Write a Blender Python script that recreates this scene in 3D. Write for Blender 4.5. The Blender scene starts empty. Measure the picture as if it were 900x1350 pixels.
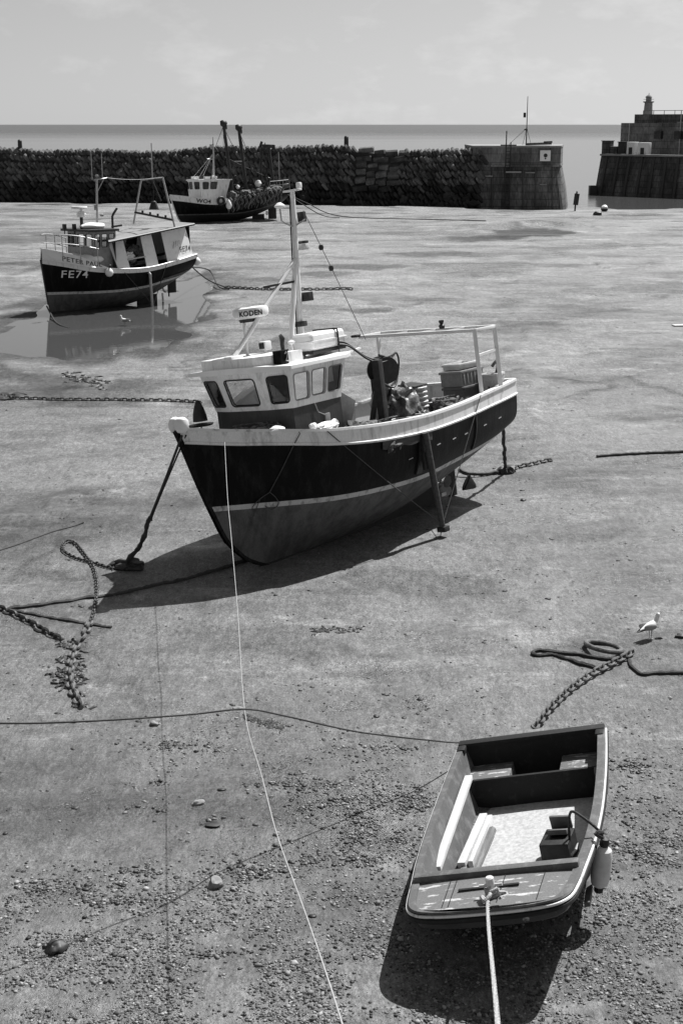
import bpy, bmesh, math, random
from mathutils import Vector, Matrix, noise
from mathutils.geometry import tessellate_polygon

random.seed(7)
R = random.Random(11)
SC = bpy.context.scene
COL = SC.collection
rad = math.radians

# ------------------------------------------------------------------ camera
FPX, PITCH, CAMH = 1875.0, math.atan(511.0 / 1875.0), 7.0
cam_d = bpy.data.cameras.new('camera')
cam = bpy.data.objects.new('camera', cam_d)
COL.objects.link(cam)
cam.location = (0, 0, CAMH)
cam.rotation_euler = (math.pi / 2 - PITCH, 0, 0)
cam_d.sensor_fit = 'VERTICAL'
cam_d.sensor_height = 36.0
cam_d.sensor_width = 24.0
cam_d.lens = 50.0
cam_d.clip_start = 0.1
cam_d.clip_end = 60000
SC.camera = cam

cP, sP = math.cos(PITCH), math.sin(PITCH)


def ray(u, v):
    a = (u - 450.0) / FPX
    b = (v - 675.0) / FPX
    return Vector((a, cP - b * sP, -sP - b * cP))


def G(u, v, z=0.0):
    """where the line of sight to a spot of the photograph meets the height z"""
    r = ray(u, v)
    t = (z - CAMH) / r.z
    return Vector((0, 0, CAMH)) + r * t


def PX(p):
    d = Vector(p) - Vector((0, 0, CAMH))
    z = d.y * cP - d.z * sP
    return 450 + FPX * d.x / z, 675 + FPX * (-d.y * sP - d.z * cP) / z


# ------------------------------------------------------------------ materials
MATS = {}


def grey(v):
    return (v, v, v, 1.0)


def nd(nt, typ, **kw):
    n = nt.nodes.new(typ)
    for k, v in kw.items():
        setattr(n, k, v)
    return n


def mat(name, v, rough=0.6, dirt=0.0, dirt_v=None, scale=4.0, stretch=(1, 1, 1), bump=0.0, bscale=40.0, island=0.0,
        metallic=0.0, spec=0.5, lo=0.42, hi=0.62, fine=0.0, brick=None, brick_v=0.55):
    """grey paint, wood or stone with blotchy wear of its own and a little relief"""
    if name in MATS:
        return MATS[name]
    m = bpy.data.materials.new(name)
    m.use_nodes = True
    nt = m.node_tree
    b = nt.nodes['Principled BSDF']
    b.inputs['Roughness'].default_value = rough
    b.inputs['Metallic'].default_value = metallic
    b.inputs['Specular IOR Level'].default_value = spec
    b.inputs['Base Color'].default_value = grey(v)
    tc = nd(nt, 'ShaderNodeTexCoord')
    mp = nd(nt, 'ShaderNodeMapping')
    mp.inputs['Scale'].default_value = stretch
    nt.links.new(tc.outputs['Object'], mp.inputs['Vector'])
    if dirt > 0:
        n = nd(nt, 'ShaderNodeTexNoise')
        n.inputs['Scale'].default_value = scale
        n.inputs['Detail'].default_value = 8
        n.inputs['Roughness'].default_value = 0.65
        nt.links.new(mp.outputs['Vector'], n.inputs['Vector'])
        r = nd(nt, 'ShaderNodeMapRange')
        r.inputs['From Min'].default_value = lo
        r.inputs['From Max'].default_value = hi
        r.inputs['To Max'].default_value = dirt
        nt.links.new(n.outputs['Fac'], r.inputs['Value'])
        mx = nd(nt, 'ShaderNodeMix', data_type='RGBA')
        mx.inputs['A'].default_value = grey(v)
        mx.inputs['B'].default_value = grey(dirt_v if dirt_v is not None else v * 0.45)
        nt.links.new(r.outputs['Result'], mx.inputs['Factor'])
        out = mx.outputs['Result']
        if fine > 0:
            n2 = nd(nt, 'ShaderNodeTexNoise')
            n2.inputs['Scale'].default_value = scale * 14
            n2.inputs['Detail'].default_value = 3
            nt.links.new(mp.outputs['Vector'], n2.inputs['Vector'])
            r2 = nd(nt, 'ShaderNodeMapRange')
            r2.inputs['From Min'].default_value = 0.3
            r2.inputs['From Max'].default_value = 0.7
            r2.inputs['To Min'].default_value = 1 - fine
            r2.inputs['To Max'].default_value = 1 + fine
            nt.links.new(n2.outputs['Fac'], r2.inputs['Value'])
            ml = nd(nt, 'ShaderNodeMix', data_type='RGBA', blend_type='MULTIPLY')
            ml.inputs['Factor'].default_value = 1.0
            nt.links.new(out, ml.inputs['A'])
            nt.links.new(r2.outputs['Result'], ml.inputs['B'])
            out = ml.outputs['Result']
        if island:
            gi = nd(nt, 'ShaderNodeNewGeometry')
            ri = nd(nt, 'ShaderNodeMapRange')
            ri.inputs['To Min'].default_value = 1 - island
            ri.inputs['To Max'].default_value = 1 + island * 1.4
            nt.links.new(gi.outputs['Random Per Island'], ri.inputs['Value'])
            mi_ = nd(nt, 'ShaderNodeMix', data_type='RGBA', blend_type='MULTIPLY')
            mi_.inputs['Factor'].default_value = 1.0
            nt.links.new(out, mi_.inputs['A'])
            nt.links.new(ri.outputs['Result'], mi_.inputs['B'])
            out = mi_.outputs['Result']
        if brick:
            sp = nd(nt, 'ShaderNodeSeparateXYZ')
            nt.links.new(tc.outputs['Object'], sp.inputs[0])
            a_ = nd(nt, 'ShaderNodeMath', operation='MULTIPLY_ADD')
            a_.inputs[1].default_value = -0.8
            nt.links.new(sp.outputs['Y'], a_.inputs[0])
            nt.links.new(sp.outputs['X'], a_.inputs[2])
            cb = nd(nt, 'ShaderNodeCombineXYZ')
            nt.links.new(a_.outputs[0], cb.inputs['X'])
            nt.links.new(sp.outputs['Z'], cb.inputs['Y'])
            bk = nd(nt, 'ShaderNodeTexBrick')
            bk.inputs['Scale'].default_value = 1.0
            bk.inputs['Brick Width'].default_value = brick[0]
            bk.inputs['Row Height'].default_value = brick[1]
            bk.inputs['Mortar Size'].default_value = 0.035
            bk.inputs['Mortar Smooth'].default_value = 0.4
            bk.inputs['Color1'].default_value = grey(1.25)
            bk.inputs['Color2'].default_value = grey(0.75)
            bk.inputs['Mortar'].default_value = grey(brick_v)
            nt.links.new(cb.outputs[0], bk.inputs['Vector'])
            mk = nd(nt, 'ShaderNodeMix', data_type='RGBA', blend_type='MULTIPLY')
            mk.inputs['Factor'].default_value = 1.0
            nt.links.new(out, mk.inputs['A'])
            nt.links.new(bk.outputs['Color'], mk.inputs['B'])
            out = mk.outputs['Result']
        nt.links.new(out, b.inputs['Base Color'])
    if bump > 0:
        n3 = nd(nt, 'ShaderNodeTexNoise')
        n3.inputs['Scale'].default_value = bscale
        n3.inputs['Detail'].default_value = 4
        nt.links.new(mp.outputs['Vector'], n3.inputs['Vector'])
        bp = nd(nt, 'ShaderNodeBump')
        bp.inputs['Strength'].default_value = bump
        bp.inputs['Distance'].default_value = 0.02
        nt.links.new(n3.outputs['Fac'], bp.inputs['Height'])
        nt.links.new(bp.outputs['Normal'], b.inputs['Normal'])
    MATS[name] = m
    return m


M = dict(
    white=mat('white paint', 0.74, 0.45, 0.75, 0.30, 4.0, (1.5, 1.5, 0.3), 0.12, 30, lo=0.52, hi=0.70, fine=0.1),
    clean=mat('clean white', 0.8, 0.4, 0.35, 0.5, 5.0, lo=0.5, hi=0.7),
    rail=mat('worn white rail', 0.70, 0.5, 0.8, 0.22, 5.0, (1, 2, 2), 0.12, 40, lo=0.55, hi=0.7, fine=0.08),
    black=mat('black hull paint', 0.004, 0.45, 0.8, 0.022, 2.6, (2.4, 2.4, .35), 0.22, 14, spec=0.10, lo=0.5, hi=0.72, fine=0.3),
    stripe=mat('boot top paint', 0.5, 0.5, 0.9, 0.14, 5.0, (1.5, 1.5, .6), 0.1, 40, lo=0.50, hi=0.66, fine=0.2),
    anti=mat('antifouling', 0.12, 0.7, 0.8, 0.05, 2.6, (1.6, 1.6, .6), 0.25, 30, spec=0.25, fine=0.12),
    anti_dark=mat('dark antifouling', 0.03, 0.7, 0.6, 0.016, 3.0, (1, 1, 2), 0.15, 30, spec=0.2),
    deck=mat('deck', 0.12, 0.8, 0.6, 0.04, 4.0, bump=0.2),
    dark=mat('dark steel', 0.02, 0.5, 0.5, 0.05, 8.0, bump=0.15, spec=0.35),
    inside=mat('cabin lining', 0.16, 0.7, 0.5, 0.07, 3.0),
    cabin=mat('dark cabin paint', 0.03, 0.5, 0.6, 0.055, 3.0, (1, 1, .4), 0.08, spec=0.3, fine=0.15),
    rubber=mat('black rubber', 0.015, 0.6),
    galv=mat('galvanised pipe', 0.45, 0.45, 0.5, 0.25, 12.0, metallic=0.3),
    rope_l=mat('pale rope', 0.42, 0.9, 0.5, 0.3, 40.0, bump=0.6, bscale=120),
    rope_d=mat('weedy rope', 0.025, 0.8, 0.6, 0.06, 20.0, bump=0.8, bscale=60),
    rope_m=mat('wet rope', 0.07, 0.8, 0.6, 0.03, 25.0, bump=0.6, bscale=90),
    chain=mat('rusty chain', 0.07, 0.7, 0.6, 0.19, 14.0, bump=0.4, bscale=40),
    chain_d=mat('wet chain', 0.03, 0.55, 0.6, 0.08, 14.0, bump=0.4),
    wood=mat('weathered timber', 0.2, 0.8, 0.7, 0.09, 2.0, (1, 12, 12), 0.3, 20, fine=0.2),
    wood_d=mat('dark timber', 0.07, 0.8, 0.7, 0.025, 2.0, (1, 10, 10), 0.3, 20, fine=0.2),
    scuffed=mat('scuffed foredeck paint', 0.135, 0.65, 0.9, 0.5, 5.5, (2.6, 0.8, 1), 0.25, 30, lo=0.56, hi=0.61, fine=0.3),
    dinghy_in=mat('dinghy inside paint', 0.09, 0.7, 0.75, 0.2, 6.0, (1, 1, 1), 0.15, 40, lo=0.5, hi=0.68, fine=0.15),
    dinghy_dark=mat('dinghy stern paint', 0.016, 0.65, 0.6, 0.05, 8.0, bump=0.15, spec=0.25, lo=0.55, hi=0.7, fine=0.2),
    dinghy_under=mat('dinghy bottom shade', 0.010, 0.7, 0.6, 0.022, 5.0, spec=0.15),  # bottom made near black, the shade under the bow put into its colour
    dinghy_out=mat('dinghy outside paint', 0.03, 0.6, 0.95, 0.34, 3.6, (1, 1, 1), 0.15, 40, lo=0.6, hi=0.64, fine=0.15),
    dinghy_floor=mat('dinghy floor paint', 0.42, 0.75, 0.8, 0.15, 1.7, (1, 1, 1), 0.2, 40, lo=0.54, hi=0.68, fine=0.22),
    plank=mat('pale board', 0.62, 0.7, 0.5, 0.38, 3.0, (1, 8, 8), 0.2, 20),
    weed=mat('seaweed', 0.02, 0.55, 0.6, 0.05, 12.0),
    stone=mat('rough stone', 0.115, 0.9, 0.9, 0.04, 0.9, (1, 1, 1), 0.7, 6, fine=0.35, spec=0.2, island=.4),
    stone_low=mat('weedy stone', 0.018, 0.85, 0.7, 0.045, 1.5, (1, 1, 1), 0.7, 6, spec=0.2, fine=.3, island=.5),
    conc=mat('harbour concrete', 0.19, 0.9, 0.9, 0.06, 0.5, (1, 1, 0.35), 0.5, 6, fine=0.3, brick=(1.9, .75), brick_v=.5),
    conc_d=mat('stained harbour wall', 0.14, 0.9, 0.95, 0.035, 0.6, (1, 1, 0.22), 0.6, 5, fine=0.4, brick=(1.5, .62), brick_v=.45),
    conc_l=mat('pale coping', 0.30, 0.9, 0.6, 0.15, 0.7, bump=0.3, fine=0.2),
    pebble_l=mat('pale pebble', 0.25, 0.8, 0.7, 0.2, 20.0, bump=0.2),
    net=mat('fishing net', 0.06, 0.95, 0.9, 0.22, 9.0, bump=1.0, bscale=45, fine=0.5),
    tarp=mat('oilskin', 0.03, 0.4, 0.8, 0.2, 6.0, bump=0.5, bscale=14),
    box_g=mat('grey fish box plastic', 0.13, 0.6, 0.6, 0.07, 8.0, fine=0.15),
    box_m=mat('mid grey plastic', 0.25, 0.55, 0.5, 0.14, 8.0, fine=0.1),
    box_w=mat('white fish box plastic', 0.62, 0.5, 0.5, 0.4, 8.0),
    gull_w=mat('gull white', 0.75, 0.8, 0.3, 0.55, 20.0),
    gull_g=mat('gull grey', 0.28, 0.8, 0.4, 0.2, 20.0),
    tile=mat('cabin roof felt', 0.24, 0.85, 0.6, 0.17, 1.5, bump=0.2, fine=0.15),
    ltxt=mat('white lettering', 0.75, 0.5),
    dtxt=mat('black lettering', 0.015, 0.5),
)


def glass_mat():
    m = bpy.data.materials.new('window glass')
    m.use_nodes = True
    nt = m.node_tree
    nt.nodes.clear()
    out = nd(nt, 'ShaderNodeOutputMaterial')
    mix = nd(nt, 'ShaderNodeMixShader')
    tr = nd(nt, 'ShaderNodeBsdfTransparent')
    tr.inputs['Color'].default_value = grey(0.72)
    gl = nd(nt, 'ShaderNodeBsdfGlossy')
    gl.inputs['Roughness'].default_value = 0.03
    lw = nd(nt, 'ShaderNodeFresnel')
    lw.inputs['IOR'].default_value = 1.6
    nt.links.new(lw.outputs['Fac'], mix.inputs['Fac'])
    nt.links.new(tr.outputs[0], mix.inputs[1])
    nt.links.new(gl.outputs[0], mix.inputs[2])
    nt.links.new(mix.outputs[0], out.inputs[0])
    return m


M['glass'] = glass_mat()


def sheeting_mat():
    m = bpy.data.materials.new('white plastic sheeting')
    m.use_nodes = True
    nt = m.node_tree
    b = nt.nodes['Principled BSDF']
    b.inputs['Base Color'].default_value = grey(.8)
    b.inputs['Roughness'].default_value = .6
    out = nt.nodes['Material Output']
    tl = nd(nt, 'ShaderNodeBsdfTranslucent')
    tl.inputs['Color'].default_value = grey(.8)
    mix = nd(nt, 'ShaderNodeMixShader')
    mix.inputs['Fac'].default_value = .45
    nt.links.new(b.outputs[0], mix.inputs[1])
    nt.links.new(tl.outputs[0], mix.inputs[2])
    nt.links.new(mix.outputs[0], out.inputs['Surface'])
    return m


M['sheeting'] = sheeting_mat()


# ------------------------------------------------------------------ mesh helper
class MB:
    def __init__(self, flip=False):
        self.bm = bmesh.new()
        self.flip = flip
        self.mi = 0

    def face(self, pts):
        vs = [self.bm.verts.new(Vector(p)) for p in pts]
        f = self.bm.faces.new(vs)
        f.material_index = self.mi
        return f

    def grid(self, rows, close_u=False, close_v=False, mis=None):
        """rows: list of equally long lists of points"""
        V = [[self.bm.verts.new(Vector(p)) for p in r] for r in rows]
        nr, nc = len(V), len(V[0])
        for i in range(nr - (0 if close_u else 1)):
            for j in range(nc - (0 if close_v else 1)):
                a, b = V[i][j], V[i][(j + 1) % nc]
                c, d = V[(i + 1) % nr][(j + 1) % nc], V[(i + 1) % nr][j]
                q = []
                for x in (a, b, c, d):
                    if not any((x.co - y.co).length < 1e-6 for y in q):
                        q.append(x)
                if len(q) > 2:
                    try:
                        f = self.bm.faces.new(q)
                        f.material_index = mis[i] if mis else self.mi
                    except ValueError:
                        pass
        return V

    def _add(self, b2):
        me = bpy.data.meshes.new('tmp')
        for f in b2.faces:
            f.material_index = self.mi
        b2.to_mesh(me)
        b2.free()
        self.bm.from_mesh(me)
        bpy.data.meshes.remove(me)

    def box(self, c, s, rot=None, bev=0.0, seg=2, taper=None):
        b2 = bmesh.new()
        bmesh.ops.create_cube(b2, size=1.0)
        for v in b2.verts:
            k = 1.0
            if taper and v.co.z < 0:
                k = taper
            v.co = Vector((v.co.x * s[0] * k, v.co.y * s[1] * k, v.co.z * s[2]))
        if bev > 0:
            bmesh.ops.bevel(b2, geom=list(b2.edges), offset=bev, segments=seg, affect='EDGES', profile=0.6)
        mt = Matrix.Translation(Vector(c))
        if rot is not None:
            mt = mt @ (rot if isinstance(rot, Matrix) else Matrix.Rotation(rot, 4, 'Z'))
        bmesh.ops.transform(b2, matrix=mt, verts=b2.verts)
        self._add(b2)

    def bar(self, a, b, w, h, bev=0.0, up=(0, 0, 1)):
        a, b = Vector(a), Vector(b)
        d = (b - a)
        L = d.length
        x = d.normalized()
        y = Vector(up).cross(x)
        if y.length < 1e-4:
            y = Vector((0, 1, 0)).cross(x)
        y.normalize()
        z = x.cross(y)
        m = Matrix((x, y, z)).transposed().to_4x4()
        self.box((a + b) / 2, (L, w, h), m, bev)

    def tube(self, pts, r, seg=8, cap=True, closed=False):
        pts = [Vector(p) for p in pts]
        n = len(pts)
        rr = r if isinstance(r, (list, tuple)) else [r] * n
        rings = []
        up = Vector((0.13, 0.21, 1.0)).normalized()
        for i, p in enumerate(pts):
            if closed:
                d = pts[(i + 1) % n] - pts[i - 1]
            else:
                d = pts[min(i + 1, n - 1)] - pts[max(i - 1, 0)]
            d.normalize()
            x = up - d * up.dot(d)
            if x.length < 0.05:
                x = Vector((1, 0, 0)) - d * d.x
            x.normalize()
            up = x
            y = d.cross(x)
            rings.append([p + (x * math.cos(2 * math.pi * k / seg) + y * math.sin(2 * math.pi * k / seg)) * rr[i] for k in range(seg)])
        V = self.grid(rings, close_u=closed, close_v=True)
        if cap and not closed:
            for ring in (V[0], V[-1]):
                try:
                    f = self.bm.faces.new(ring)
                    f.material_index = self.mi
                except ValueError:
                    pass

    def lathe(self, prof, c=(0, 0, 0), seg=20, rot=None):
        """prof: (radius, height) pairs"""
        mt = Matrix.Translation(Vector(c))
        if rot is not None:
            mt = mt @ rot
        rows = [[mt @ Vector((max(r, 1e-4) * math.cos(2 * math.pi * k / seg), max(r, 1e-4) * math.sin(2 * math.pi * k / seg), z)) for k in range(seg)] for r, z in prof]
        V = self.grid(rows, close_v=True)
        for ring in (V[0], V[-1]):
            try:
                f = self.bm.faces.new(ring)
                f.material_index = self.mi
            except ValueError:
                pass

    def prism(self, poly, lo, hi):
        """poly in x, y; lo and hi heights (numbers or functions of x, y)"""
        fl = lo if callable(lo) else (lambda x, y: lo)
        fh = hi if callable(hi) else (lambda x, y: hi)
        A = [self.bm.verts.new((x, y, fl(x, y))) for x, y in poly]
        B = [self.bm.verts.new((x, y, fh(x, y))) for x, y in poly]
        n = len(poly)
        fs = [self.bm.faces.new(A[::-1]), self.bm.faces.new(B)]
        for i in range(n):
            fs.append(self.bm.faces.new((A[i], A[(i + 1) % n], B[(i + 1) % n], B[i])))
        for f in fs:
            f.material_index = self.mi

    def rock(self, c, s, rot=None, sub=2, amp=0.18, seed=0, fs=1.4):
        b2 = bmesh.new()
        bmesh.ops.create_icosphere(b2, subdivisions=sub, radius=1.0)
        o = Vector((seed * 3.17, seed * 1.73, seed * 0.91))
        for v in b2.verts:
            k = 1 + amp * noise.noise(v.co * fs + o) * 1.6
            v.co = Vector((v.co.x * s[0], v.co.y * s[1], v.co.z * s[2])) * k
        mt = Matrix.Translation(Vector(c))
        if rot is not None:
            mt = mt @ rot
        bmesh.ops.transform(b2, matrix=mt, verts=b2.verts)
        self._add(b2)

    def build(self, name, material, parent=None, smooth=True, sharp=0.6, matrix=None, recalc=True):
        bm = self.bm
        if self.flip:
            for v in bm.verts:
                v.co.y = -v.co.y
            bmesh.ops.reverse_faces(bm, faces=bm.faces)
        if recalc:
            bmesh.ops.recalc_face_normals(bm, faces=bm.faces)
        if smooth:
            for f in bm.faces:
                f.smooth = True
            for e in bm.edges:
                if len(e.link_faces) == 2 and e.calc_face_angle(0) > sharp:
                    e.smooth = False
        me = bpy.data.meshes.new(name)
        bm.to_mesh(me)
        bm.free()
        for mm in (material if isinstance(material, (list, tuple)) else [material]):
            me.materials.append(mm)
        o = bpy.data.objects.new(name, me)
        COL.objects.link(o)
        if parent is not None:
            o.parent = parent
        if matrix is not None:
            o.matrix_world = matrix
        return o


def tag(o, label=None, cat=None, group=None, kind=None):
    if label:
        o['label'] = label
    if cat:
        o['category'] = cat
    if group:
        o['group'] = group
    if kind:
        o['kind'] = kind
    return o


def empty(name, matrix=None, label=None, cat=None, group=None):
    o = bpy.data.objects.new(name, None)
    o.empty_display_size = 0.2
    COL.objects.link(o)
    if matrix is not None:
        o.matrix_world = matrix
    return tag(o, label, cat, group)


def copy_tree(o, parent=None):
    c = o.copy()
    COL.objects.link(c)
    if parent is not None:
        c.parent = parent
    for ch in list(o.children):
        copy_tree(ch, c)
    return c


def lerp_tab(tab, x):
    if x <= tab[0][0]:
        return tab[0][1]
    for (a, va), (b, vb) in zip(tab, tab[1:]):
        if x <= b:
            return va + (vb - va) * (x - a) / (b - a)
    return tab[-1][1]


def smooth_tab(tab, x):
    """Catmull-Rom through a table"""
    n = len(tab)
    if x <= tab[0][0]:
        return tab[0][1]
    if x >= tab[-1][0]:
        return tab[-1][1]
    for i in range(n - 1):
        if x <= tab[i + 1][0]:
            break
    x0, y0 = tab[i]
    x1, y1 = tab[i + 1]
    h = x1 - x0
    s = (x - x0) / h

    def sl(k):
        if k == 0:
            return (tab[1][1] - tab[0][1]) / (tab[1][0] - tab[0][0])
        if k == n - 1:
            return (tab[-1][1] - tab[-2][1]) / (tab[-1][0] - tab[-2][0])
        return (tab[k + 1][1] - tab[k - 1][1]) / (tab[k + 1][0] - tab[k - 1][0])
    m0, m1 = sl(i) * h, sl(i + 1) * h
    return (2 * s ** 3 - 3 * s ** 2 + 1) * y0 + (s ** 3 - 2 * s ** 2 + s) * m0 + (-2 * s ** 3 + 3 * s ** 2) * y1 + (s ** 3 - s ** 2) * m1


def curve(pts, n=8):
    """smooth 3-D line through points"""
    P = [Vector(p) for p in pts]
    out = []
    for i in range(len(P) - 1):
        p0, p1, p2, p3 = P[max(i - 1, 0)], P[i], P[i + 1], P[min(i + 2, len(P) - 1)]
        for k in range(n):
            t = k / n
            out.append(0.5 * ((2 * p1) + (p2 - p0) * t + (2 * p0 - 5 * p1 + 4 * p2 - p3) * t * t + (3 * p1 - p0 - 3 * p2 + p3) * t ** 3))
    out.append(P[-1])
    return out


def sag(a, b, s, n=16):
    a, b = Vector(a), Vector(b)
    return [a.lerp(b, i / n) - Vector((0, 0, 4 * s * (i / n) * (1 - i / n))) for i in range(n + 1)]


def resample(P, step):
    out = [P[0].copy()]
    acc = 0.0
    for a, b in zip(P, P[1:]):
        L = (b - a).length
        if L < 1e-9:
            continue
        while acc + L >= step:
            k = (step - acc) / L
            a = a.lerp(b, k)
            L = (b - a).length
            out.append(a.copy())
            acc = 0.0
        acc += L
    return out


# ------------------------------------------------------------------ ground height
def sstep(a, b, x):
    t = min(max((x - a) / (b - a), 0), 1)
    return t * t * (3 - 2 * t)


def hollow(x, y, cx, cy, rx, ry, d):
    k = ((x - cx) / rx) ** 2 + ((y - cy) / ry) ** 2
    return -d * math.exp(-k)


def hgt(x, y):
    P3 = Vector((x / 7.0, y / 7.0, 0.3))
    h = 0.030 * noise.noise(P3) + 0.014 * noise.noise(Vector((x / 1.9, y / 2.4, 1.7)))
    if y < 45:
        h += 0.005 * noise.noise(Vector((x / 0.45, y / 0.6, 5.1)))
    if y > 30:
        h += sstep(30, 60, y) * 0.035 * noise.noise(Vector((x / 5.0, y / 14.0, 9.0)))
    h += hollow(x, y, -8.3, 48.5, 3.7, 7.5, 0.12)
    if 34 < y < 76 and -20 < x < 4:
        h += .022 * noise.noise(Vector((x / .9, y / 2.2, 60.0)))
    h += hollow(x, y, -8.0, 57.0, 5.5, 3.0, 0.06)
    h += hollow(x, y, -6.5, 63.5, 3.6, 3.5, 0.07)
    h += hollow(x, y, -9, 52, 15, 10, -0.012)
    h += hollow(x, y, 1.40, 13.1, 1.1, 2.2, 0.085)
    if 12.5 < y < 32:
        n = noise.noise(Vector((x / 3.2, y / 3.6, 50.0))) + .2 * noise.noise(Vector((x / .8, y / .9, 52.0)))
        h += sstep(12.5, 16, y) * sstep(32, 26, y) * .034 * sstep(-.05, .05, n)
    edge = 123 + 12 * sstep(17, 4, x) + 1.2 * noise.noise(Vector((x / 9, 0, 3)))
    h -= sstep(edge - 8, edge + 14, y) * 0.42
    # scoured steps in the sand, and the bigger one near the pier head
    if y > 26:
        n = noise.noise(Vector((x / 6.0, y / 10.0, 21.0))) + .25 * noise.noise(Vector((x / 1.7, y / 2.5, 3.0)))
        h += sstep(26, 40, y) * .07 * sstep(-.04, .04, n) * (1 - math.exp(-((x + 9.5) / 7) ** 2 - ((y - 49) / 10) ** 2))
    dy = y - 101.5 - 0.35 * (x - 12) + 1.4 * noise.noise(Vector((x / 3.0, 0, 8.0)))
    h += 0.34 * sstep(-.7, .7, dy) * math.exp(-max(dy, 0) / 7.0) * sstep(5, 13, x) * sstep(18.5, 16, x)
    return h


def GH(u, v, dz=0.0):
    p = G(u, v)
    for _ in range(2):
        p = G(u, v, hgt(p.x, p.y))
    p.z = hgt(p.x, p.y) + dz
    return p


# patches of dark wet silt lying in the low places
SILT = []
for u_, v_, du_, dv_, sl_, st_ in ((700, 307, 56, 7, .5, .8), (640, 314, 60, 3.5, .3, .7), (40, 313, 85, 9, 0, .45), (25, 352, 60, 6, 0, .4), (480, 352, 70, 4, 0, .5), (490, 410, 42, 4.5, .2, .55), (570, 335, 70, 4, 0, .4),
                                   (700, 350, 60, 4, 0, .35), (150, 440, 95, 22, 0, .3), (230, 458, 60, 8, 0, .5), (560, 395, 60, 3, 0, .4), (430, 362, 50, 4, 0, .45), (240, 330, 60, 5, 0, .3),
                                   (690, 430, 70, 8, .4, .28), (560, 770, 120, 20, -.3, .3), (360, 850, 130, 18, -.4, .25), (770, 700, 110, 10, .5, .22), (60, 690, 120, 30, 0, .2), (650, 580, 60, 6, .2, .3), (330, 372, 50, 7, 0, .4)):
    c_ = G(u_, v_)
    SILT.append((c_.x, c_.y, abs(G(u_ + du_, v_).x - c_.x), abs(G(u_, v_ - dv_).y - c_.y), sl_, st_))


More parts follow.
